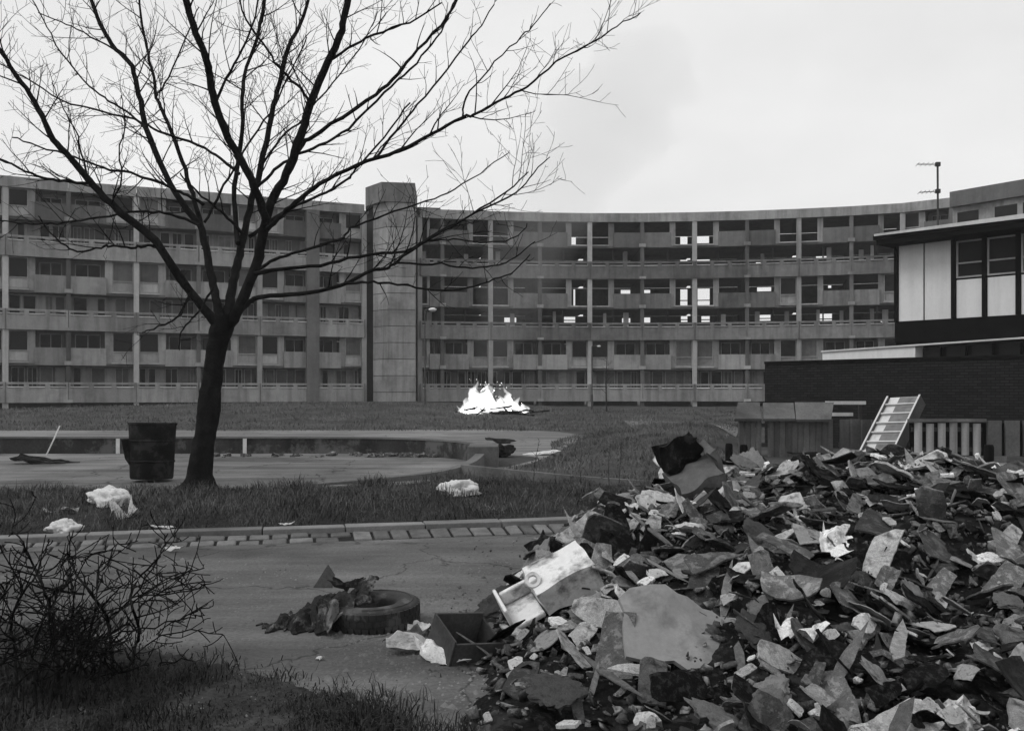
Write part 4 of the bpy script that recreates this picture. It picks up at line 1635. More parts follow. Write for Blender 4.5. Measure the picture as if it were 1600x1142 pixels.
FL = [(736, 645, 742, 608, 12), (746, 645, 746, 594, 13), (755, 645, 757, 598, 13), (763, 645, 766, 596, 9), (768, 645, 763, 609, 13), (776, 645, 778, 618, 11),
      (786, 645, 780, 612, 9), (797, 645, 787, 600, 9), (803, 645, 798, 611, 9), (810, 645, 806, 622, 8), (817, 645, 812, 627, 7), (727, 645, 727, 626, 8),
      (733, 645, 731, 618, 9), (788, 645, 794, 624, 11), (822, 644, 820, 632, 5), (719, 644, 719, 633, 4), (750, 645, 752, 615, 16), (775, 645, 772, 628, 16), (800, 645, 800, 630, 12)]
for i, (u0, v0, u1, v1, r) in enumerate(FL):
    y = FY + rf.uniform(-0.4, 0.4)
    a, b = P(u0, v0, y), P(u1 + rf.uniform(-1, 1), v1, y)
    child_at_world(flame(a, b, 1.2 * r * FY / F, i * 1.7).build('flame', 'flame', smooth=180), fire)
m = MB()
for i in range(36):
    p = P(rf.gauss(766, 22), 600 + rf.uniform(-8, 34), FY + rf.uniform(-0.6, 0.6))
    if p.z < zg(p.x, p.y) + 0.1:
        continue
    e = rf.uniform(0.008, 0.028)
    m.add([p + Vector((-e, 0, -e)), p + Vector((e, 0, -e * 0.5)), p + Vector((0, e, e)), p + Vector((0, -e, e * 1.6))], [(0, 1, 2), (0, 1, 3), (1, 2, 3), (0, 2, 3)])
child_at_world(m.build('sparks', 'spark', kind='stuff'), fire)

# ------------------------------------------------------------------ the rubble heap
HEAP_L = [(3.0, -0.3), (4.2, -0.34), (5.5, -0.34), (7.0, -0.12), (9.0, 0.2), (10.5, 0.7), (12.0, 1.6)]


def heap(x, y):
    xl = interp(HEAP_L, y)
    if x <= xl - 0.02:
        return -0.05
    w = 0.42 + 0.13 * max(0.0, y - 5)
    e = 1 - math.exp(-(x - xl) / w)
    ramp = 0.10 + 0.215 * (y - 4.3) if y > 4.3 else 0.10 * sstep(2.8, 4.3, y)
    ramp = min(ramp, 0.95) * (1 - sstep(9.3, 11.8, y))
    right = 1 - 0.75 * sstep(3.9, 6.6, x)
    k = min(1, e * 2) * min(1, ramp * 3)
    h = ramp * e * right
    h += k * (0.13 * mnoise.noise(Vector((x * 0.9, y * 0.9, 1.3))) + 0.09 * mnoise.noise(Vector((x * 2.3, y * 2.3, 4.3))))
    return max(-0.05, h - 0.05)


hm = MB()
NX, NY = 90, 100
for j in range(NY + 1):
    for i in range(NX + 1):
        x, y = lerp(-0.4, 7.4, i / NX), lerp(2.7, 12.0, j / NY)
        hm.v.append((x, y, heap(x, y) + 0.035 * mnoise.noise(Vector((x * 7, y * 7, 2)))))
for j in range(NY):
    for i in range(NX):
        a = j * (NX + 1) + i
        hm.f.append((a, a + 1, a + NX + 2, a + NX + 1))
hp = hm.build('rubble_heap', 'dirt', smooth=60, kind='stuff', label='big mound of ash and dirt under the scattered building rubble', category='rubble')


def heap_n(x, y):
    e = 0.12
    return Vector((heap(x - e, y) - heap(x + e, y), heap(x, y - e) - heap(x, y + e), 2 * e)).normalized()


def flake_mesh(name, seed, material, thick=0.012, bend=0.5, crumple=0.12, elong=1.0, fold=0.0, corners=6, jag=0.12, rings=4):
    """irregular torn sheet about 1 unit across, curled and creased"""
    rr = random.Random(seed)
    sp = 26
    if corners <= 5:
        j_ = lambda: rr.uniform(-0.11, 0.11)
        w_, h_ = 0.42 * elong ** 0.5, 0.42 / elong ** 0.5
        cp = [Vector((-w_ + j_(), -h_ + j_())), Vector((w_ + j_(), -h_ + j_())), Vector((w_ + j_(), h_ + j_())), Vector((-w_ + j_(), h_ + j_()))]
        if corners == 5:
            a_, b_, c_ = cp[1], cp[2], cp[3]
            cp[2:3] = [b_.lerp(a_, rr.uniform(0.2, 0.6)), b_.lerp(c_, rr.uniform(0.2, 0.6))]
        elif corners == 3:
            cp = [cp[0], cp[1], cp[2].lerp(cp[3], rr.uniform(0.2, 0.8))]
    else:
        angs = [2 * math.pi * (i_ + rr.uniform(-0.3, 0.3)) / corners for i_ in range(corners)]
        cp = [Vector((math.cos(a) * rr.uniform(0.4, 0.55) * elong, math.sin(a) * rr.uniform(0.4, 0.55))) for a in angs]

    def edge(th):
        d = Vector((math.cos(th), math.sin(th)))
        best = 0.08
        for i in range(len(cp)):
            a, b = cp[i], cp[(i + 1) % len(cp)]
            e = b - a
            den = d.x * e.y - d.y * e.x
            if abs(den) < 1e-6:
                continue
            t = (a.x * e.y - a.y * e.x) / den
            s_ = (a.x * d.y - a.y * d.x) / den
            if t > 0 and -0.01 <= s_ <= 1.01:
                best = max(best, t)
        return min(best, 0.9 * max(1, elong))
    ba = rr.uniform(0, math.pi)
    ca, sa = math.cos(ba), math.sin(ba)
    fa = rr.uniform(0, math.pi)
    fx, fy, fo = math.cos(fa), math.sin(fa), rr.uniform(-0.1, 0.1)
    off = Vector((rr.uniform(0, 50), rr.uniform(0, 50), 0))
    top = []
    for ri in range(rings + 1):
        for k in range(sp):
            th = 2 * math.pi * k / sp
            r = edge(th) * (ri / rings)
            if ri == rings:
                r *= 1 + rr.uniform(-jag, jag)
            x, y = math.cos(th) * r, math.sin(th) * r
            w = x * ca + y * sa
            z = bend * w * w + crumple * mnoise.noise(Vector((x * 2.4, y * 2.4, 0)) + off) + crumple * 0.4 * mnoise.noise(Vector((x * 6, y * 6, 3)) + off)
            z += fold * max(0.0, x * fx + y * fy - fo)
            top.append((x, y, z))
    m_ = MB()
    n_ = len(top)
    m_.v = top + [(x, y, z - thick) for x, y, z in top]
    for ri in range(rings):
        for k in range(sp):
            k2 = (k + 1) % sp
            a, b, c, d = ri * sp + k, ri * sp + k2, (ri + 1) * sp + k2, (ri + 1) * sp + k
            if ri == 0:
                m_.f.append((a, d, c))
                m_.f.append((n_ + a, n_ + c, n_ + d))
            else:
                m_.f.append((a, d, c, b))
                m_.f.append((n_ + a, n_ + b, n_ + c, n_ + d))
    for k in range(sp):
        k2 = (k + 1) % sp
        a, b = rings * sp + k, rings * sp + k2
        m_.f.append((a, n_ + a, n_ + b, b))
    me = bpy.data.meshes.new(name)
    me.from_pydata(m_.v, [], m_.f)
    me.validate()
    for p_ in me.polygons:
        p_.use_smooth = True
    me.set_sharp_from_angle(angle=R(38))
    me.materials.append(MATS[material])
    return me


def chunk_mesh(name, seed, material, sq=(1, 0.8, 0.6), rough=0.22):
    rr = random.Random(seed)
    bm = bmesh.new()
    bmesh.ops.create_icosphere(bm, subdivisions=2, radius=0.5)
    off = Vector((rr.uniform(0, 99), rr.uniform(0, 99), rr.uniform(0, 99)))
    pl = [(Vector((rr.gauss(0, 1), rr.gauss(0, 1), rr.gauss(0, 1))).normalized(), rr.uniform(0.16, 0.36)) for _ in range(10)]
    for v in bm.verts:
        for n_, d in pl:
            k = v.co.dot(n_)
            if k > d:
                v.co -= n_ * (k - d)
        v.co += mnoise.noise_vector(v.co * 3.5 + off) * rough * 0.3
        v.co = Vector((v.co.x * sq[0], v.co.y * sq[1], v.co.z * sq[2])) * 1.3
    me = bpy.data.meshes.new(name)
    bm.to_mesh(me)
    bm.free()
    for p_ in me.polygons:
        p_.use_smooth = True
    me.set_sharp_from_angle(angle=R(28))
    me.materials.append(MATS[material])
    return me


def blob_mesh(name, seed, material, sq):
    bm = bmesh.new()
    bmesh.ops.create_icosphere(bm, subdivisions=4, radius=0.5)
    off = Vector((seed, seed * 0.7, 0))
    for v in bm.verts:
        n_ = v.co.normalized()
        k = 1 + 0.40 * mnoise.noise(v.co * 2.6 + off) - 0.55 * (0.25 - abs(mnoise.noise(v.co * 4 + off))) - 0.25 * (0.2 - abs(mnoise.noise(v.co * 9 + off)))
        v.co = Vector((n_.x * sq[0], n_.y * sq[1], n_.z * sq[2])) * 0.5 * k
        if v.co.z < -0.12 * sq[2]:
            v.co.z = -0.12 * sq[2] + (v.co.z + 0.12 * sq[2]) * 0.2
    me = bpy.data.meshes.new(name)
    bm.to_mesh(me)
    bm.free()
    for p_ in me.polygons:
        p_.use_smooth = True
    me.materials.append(MATS[material])
    return me


U = random.uniform
CH = random.choice


def rag_mesh(seed):
    me = blob_mesh('rag', seed, 'cloth', (1.0, U(0.55, 0.9), U(0.22, 0.4)))
    me.set_sharp_from_angle(angle=R(60))
    return me


LIB = {
    'felt_scrap': [flake_mesh('felt_scrap', 100 + i, 'felt', 0.035, CH((0.05, 0.12, -0.15, 0.4)), 0.07, U(1.1, 2.8), CH((0, 0, 0, 0.6)), CH((3, 4, 4, 5, 5)), 0.04) for i in range(18)],
    'ashen_scrap': [flake_mesh('ashen_scrap', 200 + i, 'felt_pale', 0.055, CH((0.0, 0.06, -0.08, 0.2)), 0.05, U(1.1, 3.0), CH((0, 0, 0, 0, 0.4)), CH((3, 4, 4, 5, 5)), 0.035) for i in range(18)],
    'plaster_piece': [flake_mesh('plaster_piece', 300 + i, 'plaster', 0.14, U(-0.1, 0.1), 0.07, U(1, 1.9), 0, CH((4, 5, 5)), 0.06) for i in range(8)],
    'rag': [rag_mesh(400 + 3 * i) for i in range(8)],
    'burnt_scrap': [flake_mesh('burnt_scrap', 500 + i, 'burnt', 0.03, U(-0.2, 0.2), 0.10, U(1, 2.4), CH((0, 0.4)), CH((3, 4, 5)), 0.05) for i in range(8)],
    'masonry_lump': [chunk_mesh('masonry_lump', 600 + i, 'felt_pale' if i % 3 else 'plaster', (1, U(0.6, 1), U(0.5, 0.8))) for i in range(8)],
    'crumpled_sheet': [flake_mesh('crumpled_sheet', 700 + i, 'plaster', 0.012, U(-0.5, 0.5), 0.5, U(1, 1.6), 0, 4, 0.06, 7) for i in range(4)],
    'splintered_lath': [flake_mesh('splintered_lath', 800 + i, 'lath', 0.04, U(-0.06, 0.06), 0.03, U(7, 14), 0, 4, 0.08) for i in range(5)],
    'card_piece': [flake_mesh('card_piece', 860 + i, 'card', 0.02, CH((0.1, 0.5, -0.3)), 0.06, U(1, 1.7), CH((0, 0, 0.8)), CH((4, 4, 5)), 0.03) for i in range(8)],
}
KINDS = [
    ('felt_scrap', 295, (0.07, 0.40), 'dark felt scrap', 'felt scrap', 'dark felt scraps in the rubble'),
    ('ashen_scrap', 295, (0.06, 0.35), 'ash grey board piece', 'board piece', 'ash grey board pieces in the rubble'),
    ('plaster_piece', 150, (0.05, 0.20), 'pale plaster piece', 'plaster piece', 'pale plaster pieces in the rubble'),
    ('rag', 70, (0.16, 0.40), 'crumpled grey rag', 'rag', 'crumpled rags in the rubble'),
    ('burnt_scrap', 200, (0.10, 0.42), 'charred black scrap', 'charred scrap', 'charred scraps in the rubble'),
    ('masonry_lump', 70, (0.05, 0.16), 'rough masonry lump', 'masonry lump', 'masonry lumps in the rubble'),
    ('crumpled_sheet', 30, (0.12, 0.30), 'crumpled whitish sheet', 'sheet', 'crumpled whitish sheets in the rubble'),
    ('splintered_lath', 90, (0.10, 0.26), 'splintered wooden lath', 'lath', 'splintered laths in the rubble'),
    ('card_piece', 110, (0.08, 0.30), 'stained pale card piece', 'card piece', 'stained card pieces in the rubble'),
]
rh = random.Random(33)
from mathutils import Quaternion
LANDMARKS = [('the tipped armchair', P(1086, 760, 9.2)), ('the enamel sink', P(862, 920, 6.3)), ('the dark open box', P(728, 1005, 5.75)),
             ('the plasterboard slab', P(1078, 1000, 5.2)), ('the white plaster slab', P(1032, 784, 8.0)), ('the black arched sheet', P(1288, 712, 9.4)),
             ('the wide flat board', P(1250, 812, 7.8)), ('the whitish bundle', P(1398, 838, 7.4)), ('the pale wooden slat', P(1410, 935, 6.6)),
             ('the black bucket', P(1238, 962, 5.9)), ('the crest plank', P(1470, 760, 8.9)), ('the bent cable', P(1340, 960, 6.1))]


def where(x, y):
    best = sorted(LANDMARKS, key=lambda L: (L[1].x - x) ** 2 + (L[1].y - y) ** 2)
    nm, q = best[0]
    d = math.hypot(q.x - x, q.y - y)
    rel = 'close by ' if d < 0.45 else 'uphill of ' if heap(x, y) > heap(q.x, q.y) + 0.03 else 'downhill of ' if heap(x, y) < heap(q.x, q.y) - 0.03 else 'level with '
    return rel + nm + ', towards ' + best[1][0]


def heap_spot():
    while True:
        y = 4.0 + 6.2 * rh.random()
        x = rh.uniform(-0.2, 6.2)
        if heap(x, y) < 0.02 or x > 0.60 * y + 0.3:
            continue
        return x, y


placed = []
for (u_, v_, y_, r_) in ((1090, 757, 8.4, 0.7), (1085, 790, 8.05, 0.9), (862, 915, 6.2, 0.9), (850, 940, 5.9, 0.6), (1082, 990, 5.2, 1.0), (1082, 1010, 4.8, 0.8), (1032, 784, 8.0, 0.6),
                         (1250, 812, 7.8, 0.8), (1398, 838, 7.4, 0.6), (1238, 962, 5.9, 0.5), (1410, 935, 6.6, 0.4), (1364, 778, 8.3, 0.5), (1102, 794, 7.9, 0.5)):
    q_ = P(u_, v_, y_)
    placed.append((q_.x, q_.y, r_ * 1.6))
for nm, cnt, sz, lab, cat, grp in KINDS:
    for i in range(cnt):
        s0 = lerp(sz[0], sz[1], rh.random() ** 2.0)
        for _try in range(25):
            x, y = heap_spot()
            s_ = s0 * (0.62 + 0.055 * y)
            if all((x - a) ** 2 + (y - b) ** 2 > (0.16 * (s_ + c)) ** 2 for a, b, c in placed):
                break
        placed.append((x, y, s_))
        o = bpy.data.objects.new(nm, rh.choice(LIB[nm]))
        COL.objects.link(o)
        n_ = heap_n(x, y)
        n_ = (n_ + Vector((rh.gauss(0.22, 0.40), rh.gauss(-0.06, 0.48), 0))).normalized()
        q = n_.to_track_quat('Z', 'Y')
        o.rotation_mode = 'QUATERNION'
        o.rotation_quaternion = q @ Quaternion((0, 0, 1), rh.uniform(0, 6.28) if rh.random() < 0.5 else rh.gauss(1.2, 0.5))
        o.scale = (s_, s_, s_ * rh.uniform(0.8, 1.2))
        o.location = (x, y, heap(x, y) + rh.uniform(0.0, 0.11) + 0.07 * s_)
        tag(o, ('large ' if s0 > lerp(sz[0], sz[1], 0.5) else 'small ' if s0 < lerp(sz[0], sz[1], 0.15) else 'middling ') + lab + ' ' + where(x, y), cat, grp)

# small fragments: too many to count
fv, ff = [], []
for i in range(11000):
    x, y = rh.uniform(-0.5, 6.4), 4.2 + 6.4 * rh.random()
    z = heap(x, y)
    if z < 0.0:
        if rh.random() < 0.85 or x > 0.4:
            continue
        z = 0.0
    e = 0.008 + 0.05 * rh.random() ** 2.2 * (0.6 + 0.07 * y)
    if z == 0.0:
        e *= 0.3
    q = Matrix.Rotation(rh.uniform(0, 6.28), 3, Vector((rh.gauss(0, 1), rh.gauss(0, 1), rh.gauss(0, 1))).normalized())
    c = Vector((x, y, z + rh.uniform(0.0, 0.05)))
    b = len(fv)
    k = rh.choice((4, 5))
    a0 = rh.uniform(0, 6)
    ring = [Vector((math.cos(a0 + 6.283 * j / k) * e * rh.uniform(0.6, 1.3), math.sin(a0 + 6.283 * j / k) * e * rh.uniform(0.5, 1.0), rh.uniform(-0.2, 0.2) * e)) for j in range(k)]
    th = Vector((0, 0, e * rh.uniform(0.1, 0.4)))
    for r_ in ring:
        fv.append(tuple(c + q @ r_))
    for r_ in ring:
        fv.append(tuple(c + q @ (r_ * 0.9 + th)))
    for j in range(1, k - 1):
        ff.append((b, b + j + 1, b + j))
        ff.append((b + k, b + k + j, b + k + j + 1))
    for j in range(k):
        j2 = (j + 1) % k
        ff.append((b + j, b + j2, b + k + j2))
        ff.append((b + j, b + k + j2, b + k + j))
np_mesh('rubble_fragments', np.array(fv), np.array(ff), 'fragments', kind='stuff', label='small broken fragments strewn over the rubble heap', category='rubble')


# ------------------------------------------------------------------ distinct things in and by the heap
def frame_at(p, yaw, pitch, roll):
    M = Matrix.Rotation(R(yaw), 4, 'Z') @ Matrix.Rotation(R(pitch), 4, 'X') @ Matrix.Rotation(R(roll), 4, 'Y')
    M.translation = p
    return M


def thing(name, p, yaw, pitch, roll, **tags):
    o = empty(name, tuple(p), **tags)
    o.rotation_euler = frame_at(p, yaw, pitch, roll).to_euler()
    return o


def bumpy_box(x0, x1, y0, y1, z0, z1, amp, seed, cuts=5):
    bm = bmesh.new()
    bmesh.ops.create_cube(bm, size=1)
    bmesh.ops.subdivide_edges(bm, edges=bm.edges[:], cuts=cuts, use_grid_fill=True)
    m_ = MB()
    for v in bm.verts:
        q = Vector((lerp(x0, x1, v.co.x + 0.5), lerp(y0, y1, v.co.y + 0.5), lerp(z0, z1, v.co.z + 0.5)))
        q += mnoise.noise_vector(q * 5 + Vector((seed, 0, 0))) * amp
        m_.v.append(tuple(q))
    bm.verts.index_update()
    m_.f = [tuple(v.index for v in f.verts) for f in bm.faces]
    bm.free()
    return m_


# burnt armchair on the crest
p = P(1092, 766, 8.4)
ch = thing('armchair', p, 14, 20, -29, label='burnt armchair tipped over on the crest of the rubble', category='armchair')
ch.scale = (0.84, 0.84, 0.84)
bumpy_box(-0.24, 0.24, -0.26, 0.2, 0.10, 0.24, 0.05, 1, 9).build('seat', 'upholstery', ch, smooth=40)
bumpy_box(-0.25, 0.25, -0.255, 0.21, -0.2, 0.095, 0.05, 2, 9).build('base', 'burnt', ch, smooth=40)
bk = bumpy_box(-0.22, 0.22, 0.14, 0.26, 0.18, 0.56, 0.11, 3, 11)
bk.build('backrest', 'burnt', ch, smooth=40)
bumpy_box(0.25, 0.32, -0.05, 0.26, -0.1, 0.36, 0.06, 4, 9).build('arm', 'upholstery', ch, smooth=40)

# enamelled sink
p = P(862, 915, 6.2)
sk = thing('enamel_sink', p, 16, 14, -27, label='chipped white enamel sink lying tilted on the edge of the rubble', category='sink')
bumpy_box(-0.12, 0.30, -0.17, 0.2, -0.10, 0.10, 0.03, 6, 9).build('basin', 'enamel', sk, smooth=35)
m = MB()
m.box(-0.36, -0.125, -0.17, 0.15, -0.08, -0.04)
m.box(-0.36, -0.335, -0.17, 0.15, -0.038, 0.10)
m.box(-0.33, -0.125, 0.11, 0.148, -0.037, 0.06)
m.build('draining_lip', 'enamel', sk, bevel=0.015)
m = MB()
m.lathe([(0.028, 0), (0.05, 0), (0.055, 0.02), (0.05, 0.05), (0.03, 0.05)], 16, Matrix.Translation((-0.1, -0.02, 0.11)) @ Matrix.Rotation(R(50), 4, 'X'), closed=True)
m.build('waste_ring', 'enamel', sk, smooth=40)
m = MB()
m.tube([(0.27, -0.16, 0.08), (0.36, -0.2, 0.0), (0.42, -0.24, -0.16)], 0.011, 8)
m.build('pipe', 'enamel', sk, smooth=60)

# open dark box
p = P(728, 1005, 5.75)
bxo = thing('open_box', p, 28, 20, 6, label='dark open topped box lying at the foot of the rubble', category='box')
for nm, q in (('side_panel', (-0.16, 0.16, -0.16, -0.145, -0.1, 0.1)), ('side_panel', (-0.16, 0.16, 0.145, 0.16, -0.1, 0.12)),
              ('end_panel', (-0.175, -0.162, -0.16, 0.16, -0.1, 0.12)), ('end_panel', (0.162, 0.175, -0.16, 0.16, -0.1, 0.08)),
              ('bottom_panel', (-0.16, 0.16, -0.144, 0.144, -0.1, -0.085))):
    m = MB()
    m.box(*q)
    m.build(nm, 'timber', bxo, bevel=0.004)

# plaster board slab facing the road
sl = flake_mesh('plaster_slab', 903, 'plaster_slab', 0.05, 0.22, 0.14, 1.15, 0.0, 5, 0.10, 8)
o = bpy.data.objects.new('plaster_slab', sl)
COL.objects.link(o)
p = P(1082, 990, 5.2)
o.location = (p.x, p.y, heap(p.x, p.y) + 0.09)
o.rotation_euler = (R(36), R(4), R(10))
o.scale = (0.72, 0.72, 0.5)
tag(o, 'large smooth pale grey plasterboard slab sloping at the front of the heap', 'slab')

# named pale pieces
SPEC = [
    ('white_slab', 'plaster', 910, (1032, 784), 8.0, (0.46, 0.40, 0.4), (38, 8, 20), 'broad white plaster slab below the burnt armchair', 'slab', dict(thick=0.08, bend=0.1, crumple=0.1, corners=6)),
    ('torn_bag', 'bag_white', 911, (1102, 794), 7.9, (0.42, 0.26, 0.4), (25, -12, 25), 'long crumpled white bag beside the white plaster slab', 'bag', dict(thick=0.05, bend=0.5, crumple=0.8, elong=1.7, corners=7, jag=0.25, rings=6)),
    ('white_block', 'plaster', 912, (1036, 716), 9.6, (0.2, 0.2, 0.2), (70, 0, 10), 'whitish lump perched left of the burnt armchair', 'lump', dict(thick=0.12, bend=0.2, crumple=0.2, corners=6)),
    ('arched_sheet', 'burnt', 913, (1288, 712), 9.6, (0.75, 0.5, 0.5), (8, 0, 5), 'black arched sheet forming a hollow on the heap crest', 'sheet', dict(thick=0.02, bend=-0.55, crumple=0.15, elong=1.3, corners=5)),
    ('white_lump', 'plaster', 914, (1364, 778), 8.3, (0.36, 0.24, 0.3), (20, 0, 8), 'pale dusty plaster lump high on the heap below the bollard', 'lump', dict(thick=0.08, bend=-0.3, crumple=0.4, corners=7)),
    ('white_bundle', 'bag_white', 915, (1398, 838), 7.4, (0.42, 0.34, 0.4), (30, 10, 0), 'crumpled whitish bundle in the middle of the heap', 'bundle', dict(thick=0.05, bend=-0.4, crumple=0.9, corners=8, jag=0.2, rings=6)),
    ('large_board', 'felt_pale', 916, (1250, 812), 7.8, (0.85, 0.4, 0.5), (22, 14, -4), 'wide flat grey board lying across the heap', 'board', dict(thick=0.03, bend=0.1, crumple=0.08, elong=1.5, corners=5, jag=0.06)),
    ('paper_sheet', 'paper', 917, (640, 1020), 5.65, (0.36, 0.2, 0.25), (6, 4, 10), 'torn white paper sheet on the road in front of the box', 'paper', dict(thick=0.006, bend=0.3, crumple=0.3, elong=1.5, corners=5)),
    ('paper_sheet', 'paper', 918, (662, 992), 5.95, (0.24, 0.16, 0.2), (10, 0, 60), 'small torn white paper between tyre and box', 'paper', dict(thick=0.006, bend=0.4, crumple=0.4, elong=1.3, corners=5)),
    ('paper_sheet', 'paper', 919, (690, 1034), 5.5, (0.30, 0.2, 0.2), (14, 8, -30), 'white torn wrapper lying against the dark box', 'paper', dict(thick=0.006, bend=0.5, crumple=0.5, elong=1.3, corners=6)),
]
for nm, mt, sd, (u, v), y, sc, rot, lab, cat, kw in SPEC:
    me = flake_mesh(nm, sd, mt, **kw)
    o = bpy.data.objects.new(nm, me)
    COL.objects.link(o)
    q = P(u, v, y)
    if cat == 'paper':
        q = ground_pt(u, v)
        q.z = 0.05
    o.location = q
    o.scale = sc
    o.rotation_euler = tuple(R(a) for a in rot)
    tag(o, lab, cat)

# pale slat
a, b = P(1382, 902, 6.9), P(1438, 968, 6.3)
m = MB()
d = (b - a).normalized()
sd_ = d.cross(Vector((0, 0, 1))).normalized()
up_ = sd_.cross(d)
a2 = a - d * 0.05
m.hexa([a2 + sd_ * 0.03, b + sd_ * 0.045, b - sd_ * 0.02, a2 - sd_ * 0.03] + [q + up_ * 0.02 for q in (a2 + sd_ * 0.03, b + sd_ * 0.045, b - sd_ * 0.02, a2 - sd_ * 0.03)])
m.build('wooden_slat', 'stair_paint', bevel=0.003, label='long pale wooden slat pointing down the right of the heap', category='slat')
for (u0, v0, u1, v1, y0, y1, w, lab) in (
        (1440, 720, 1500, 800, 9.4, 8.4, 0.05, 'dark timber plank sliding off the right crest of the heap'),
        (1330, 960, 1400, 1060, 6.0, 5.2, 0.03, 'thin dark lath at the front right of the heap'),
        (1196, 770, 1275, 740, 8.6, 8.9, 0.03, 'short dark lath near the board on the heap'),
        (1060, 905, 1130, 855, 6.4, 6.9, 0.025, 'thin grey lath behind the smooth slab')):
    a, b = P(u0, v0, y0), P(u1, v1, y1)
    d = (b - a).normalized()
    sd_ = d.cross(Vector((0, 0, 1))).normalized() * w
    up_ = sd_.cross(d).normalized() * w * 0.5
    m = MB()
    m.hexa([a + sd_, b + sd_, b - sd_, a - sd_, a + sd_ + up_, b + sd_ + up_, b - sd_ + up_, a - sd_ + up_])
    m.build('plank', 'timber', bevel=0.003, label=lab, category='plank')
# black bucket with pale rim
p = P(1238, 962, 5.9)
bk_ = thing('bucket', p, -30, 60, 10, label='black bucket on its side half buried in the rubble', category='bucket')
m = MB()
m.lathe([(0.001, -0.12), (0.075, -0.12), (0.095, 0.1), (0.085, 0.1), (0.068, -0.11), (0.001, -0.11)], 20)
m.build('body', 'burnt', bk_, smooth=40)
m = MB()
m.lathe([(0.09, 0.095), (0.104, 0.1), (0.104, 0.115), (0.088, 0.115)], 20, closed=True)
m.build('rim', 'felt_pale', bk_, smooth=40)
# bent cable
m = MB()
m.tube([tuple(q) for q in catmull([tuple(P(1338, 905, 6.4)), tuple(P(1322, 935, 6.2)), tuple(P(1326, 960, 6.1)), tuple(P(1350, 985, 5.95)), tuple(P(1372, 1008, 5.8))], 6)], 0.007, 6)
m.build('cable', 'metal_pole', label='bent grey cable looping out of the heap', category='cable')

# ------------------------------------------------------------------ tyre with torn sheet
p = ground_pt(575, 990)
ty = empty('car_tyre', (p.x, p.y + 0.27, 0), label='old car tyre lying flat on the road', category='tyre')
prof = []
for i in range(20):
    a = 2 * math.pi * i / 20
    c, s_ = math.cos(a), math.sin(a)
    prof.append((0.235 + 0.085 * math.copysign(abs(c) ** 0.55, c), 0.085 + 0.085 * math.copysign(abs(s_) ** 0.6, s_)))
m = MB()
m.lathe(prof, 48, closed=True)
m.f = [tuple(reversed(f)) for f in m.f]
tb = m.build('carcass', 'rubber', ty, smooth=50)
m = MB()
for k in range(40):
    a = 2 * math.pi * k / 40
    for zz, da in ((0.04, 0.04), (0.085, -0.04), (0.13, 0.04)):
        M = Matrix.Rotation(a + da, 4, 'Z')
        m.box(0.310, 0.322, -0.019, 0.019, zz - 0.019, zz + 0.019, M)
m.build('tread_blocks', 'rubber', ty)
m = MB()
m.lathe([(0.262, 0.168), (0.268, 0.174), (0.276, 0.174), (0.281, 0.166)], 48)
m.build('sidewall_rib', 'rubber', tb, smooth=40)
ty.rotation_euler = (R(2), R(-2), 0.4)
m = MB()
nx_, ny_ = 60, 24
cx_, cy_ = p.x, p.y + 0.27
for side in (0, 1):
    for j in range(ny_ + 1):
        for i in range(nx_ + 1):
            t = i / nx_
            x = lerp(-0.80, -0.02, t)
            yf = -0.32 + 0.12 * mnoise.noise(Vector((t * 7, 1.5, 0))) + 0.11 * mnoise.noise(Vector((t * 17, 4.5, 0))) + 0.06 * mnoise.noise(Vector((t * 40, 2.5, 0))) + 0.22 * (1 - t) ** 2 + 0.25 * sstep(0.7, 1.0, t)
            yb_ = 0.22 + 0.12 * mnoise.noise(Vector((t * 6, 9.5, 0))) + 0.11 * mnoise.noise(Vector((t * 17, 7.5, 0))) + 0.06 * mnoise.noise(Vector((t * 40, 6.5, 0))) - 0.30 * (1 - t) ** 2
            y = lerp(yf, yb_, j / ny_)
            z = lerp(0.02, 0.205, sstep(-0.74, -0.22, x)) - 0.05 * sstep(0.55, 0.0, j / ny_) * sstep(0.1, 0.5, t) + 0.05 * mnoise.noise(Vector((x * 5, y * 5, 2))) + 0.05 * mnoise.noise(Vector((x * 12, y * 12, 5))) + 0.02 * mnoise.noise(Vector((x * 30, y * 30, 5)))
            z += 0.05 * sstep(0.75, 1.0, t) * sstep(0.3, 0.8, j / ny_)
            z = lerp(z, 0.015, (1 - sstep(0.0, 0.3, j / ny_)) * sstep(0.92, 0.55, t))
            m.v.append((cx_ + x + 0.03 * mnoise.noise(Vector((y * 20, x * 9, 1))), cy_ + y, max(0.012, z) - 0.012 * side))
n0_ = (nx_ + 1) * (ny_ + 1)
for j in range(ny_):
    for i in range(nx_):
        a = j * (nx_ + 1) + i
        m.f.append((a, a + 1, a + nx_ + 2, a + nx_ + 1))
        m.f.append((n0_ + a, n0_ + a + nx_ + 1, n0_ + a + nx_ + 2, n0_ + a + 1))
rim_ = [i for i in range(nx_)] + [j * (nx_ + 1) + nx_ for j in range(ny_)] + [ny_ * (nx_ + 1) + i for i in range(nx_, 0, -1)] + [j * (nx_ + 1) for j in range(ny_, 0, -1)]
for k in range(len(rim_)):
    a, b = rim_[k], rim_[(k + 1) % len(rim_)]
    m.f.append((a, n0_ + a, n0_ + b, b))
m.build('torn_sheet', 'torn', smooth=35, label='torn dark sheet draped over the left side of the tyre', category='sheet')
me = flake_mesh('charred_flap', 951, 'burnt', 0.01, 0.9, 0.35, 1.4, 0.6, 5, 0.25, 5)
o = bpy.data.objects.new('charred_flap', me)
COL.objects.link(o)
q = ground_pt(535, 960)
o.location = (q.x + 0.02, q.y + 0.05, 0.215)
o.scale = (0.24, 0.22, 0.12)
o.rotation_euler = (R(10), R(4), R(5))
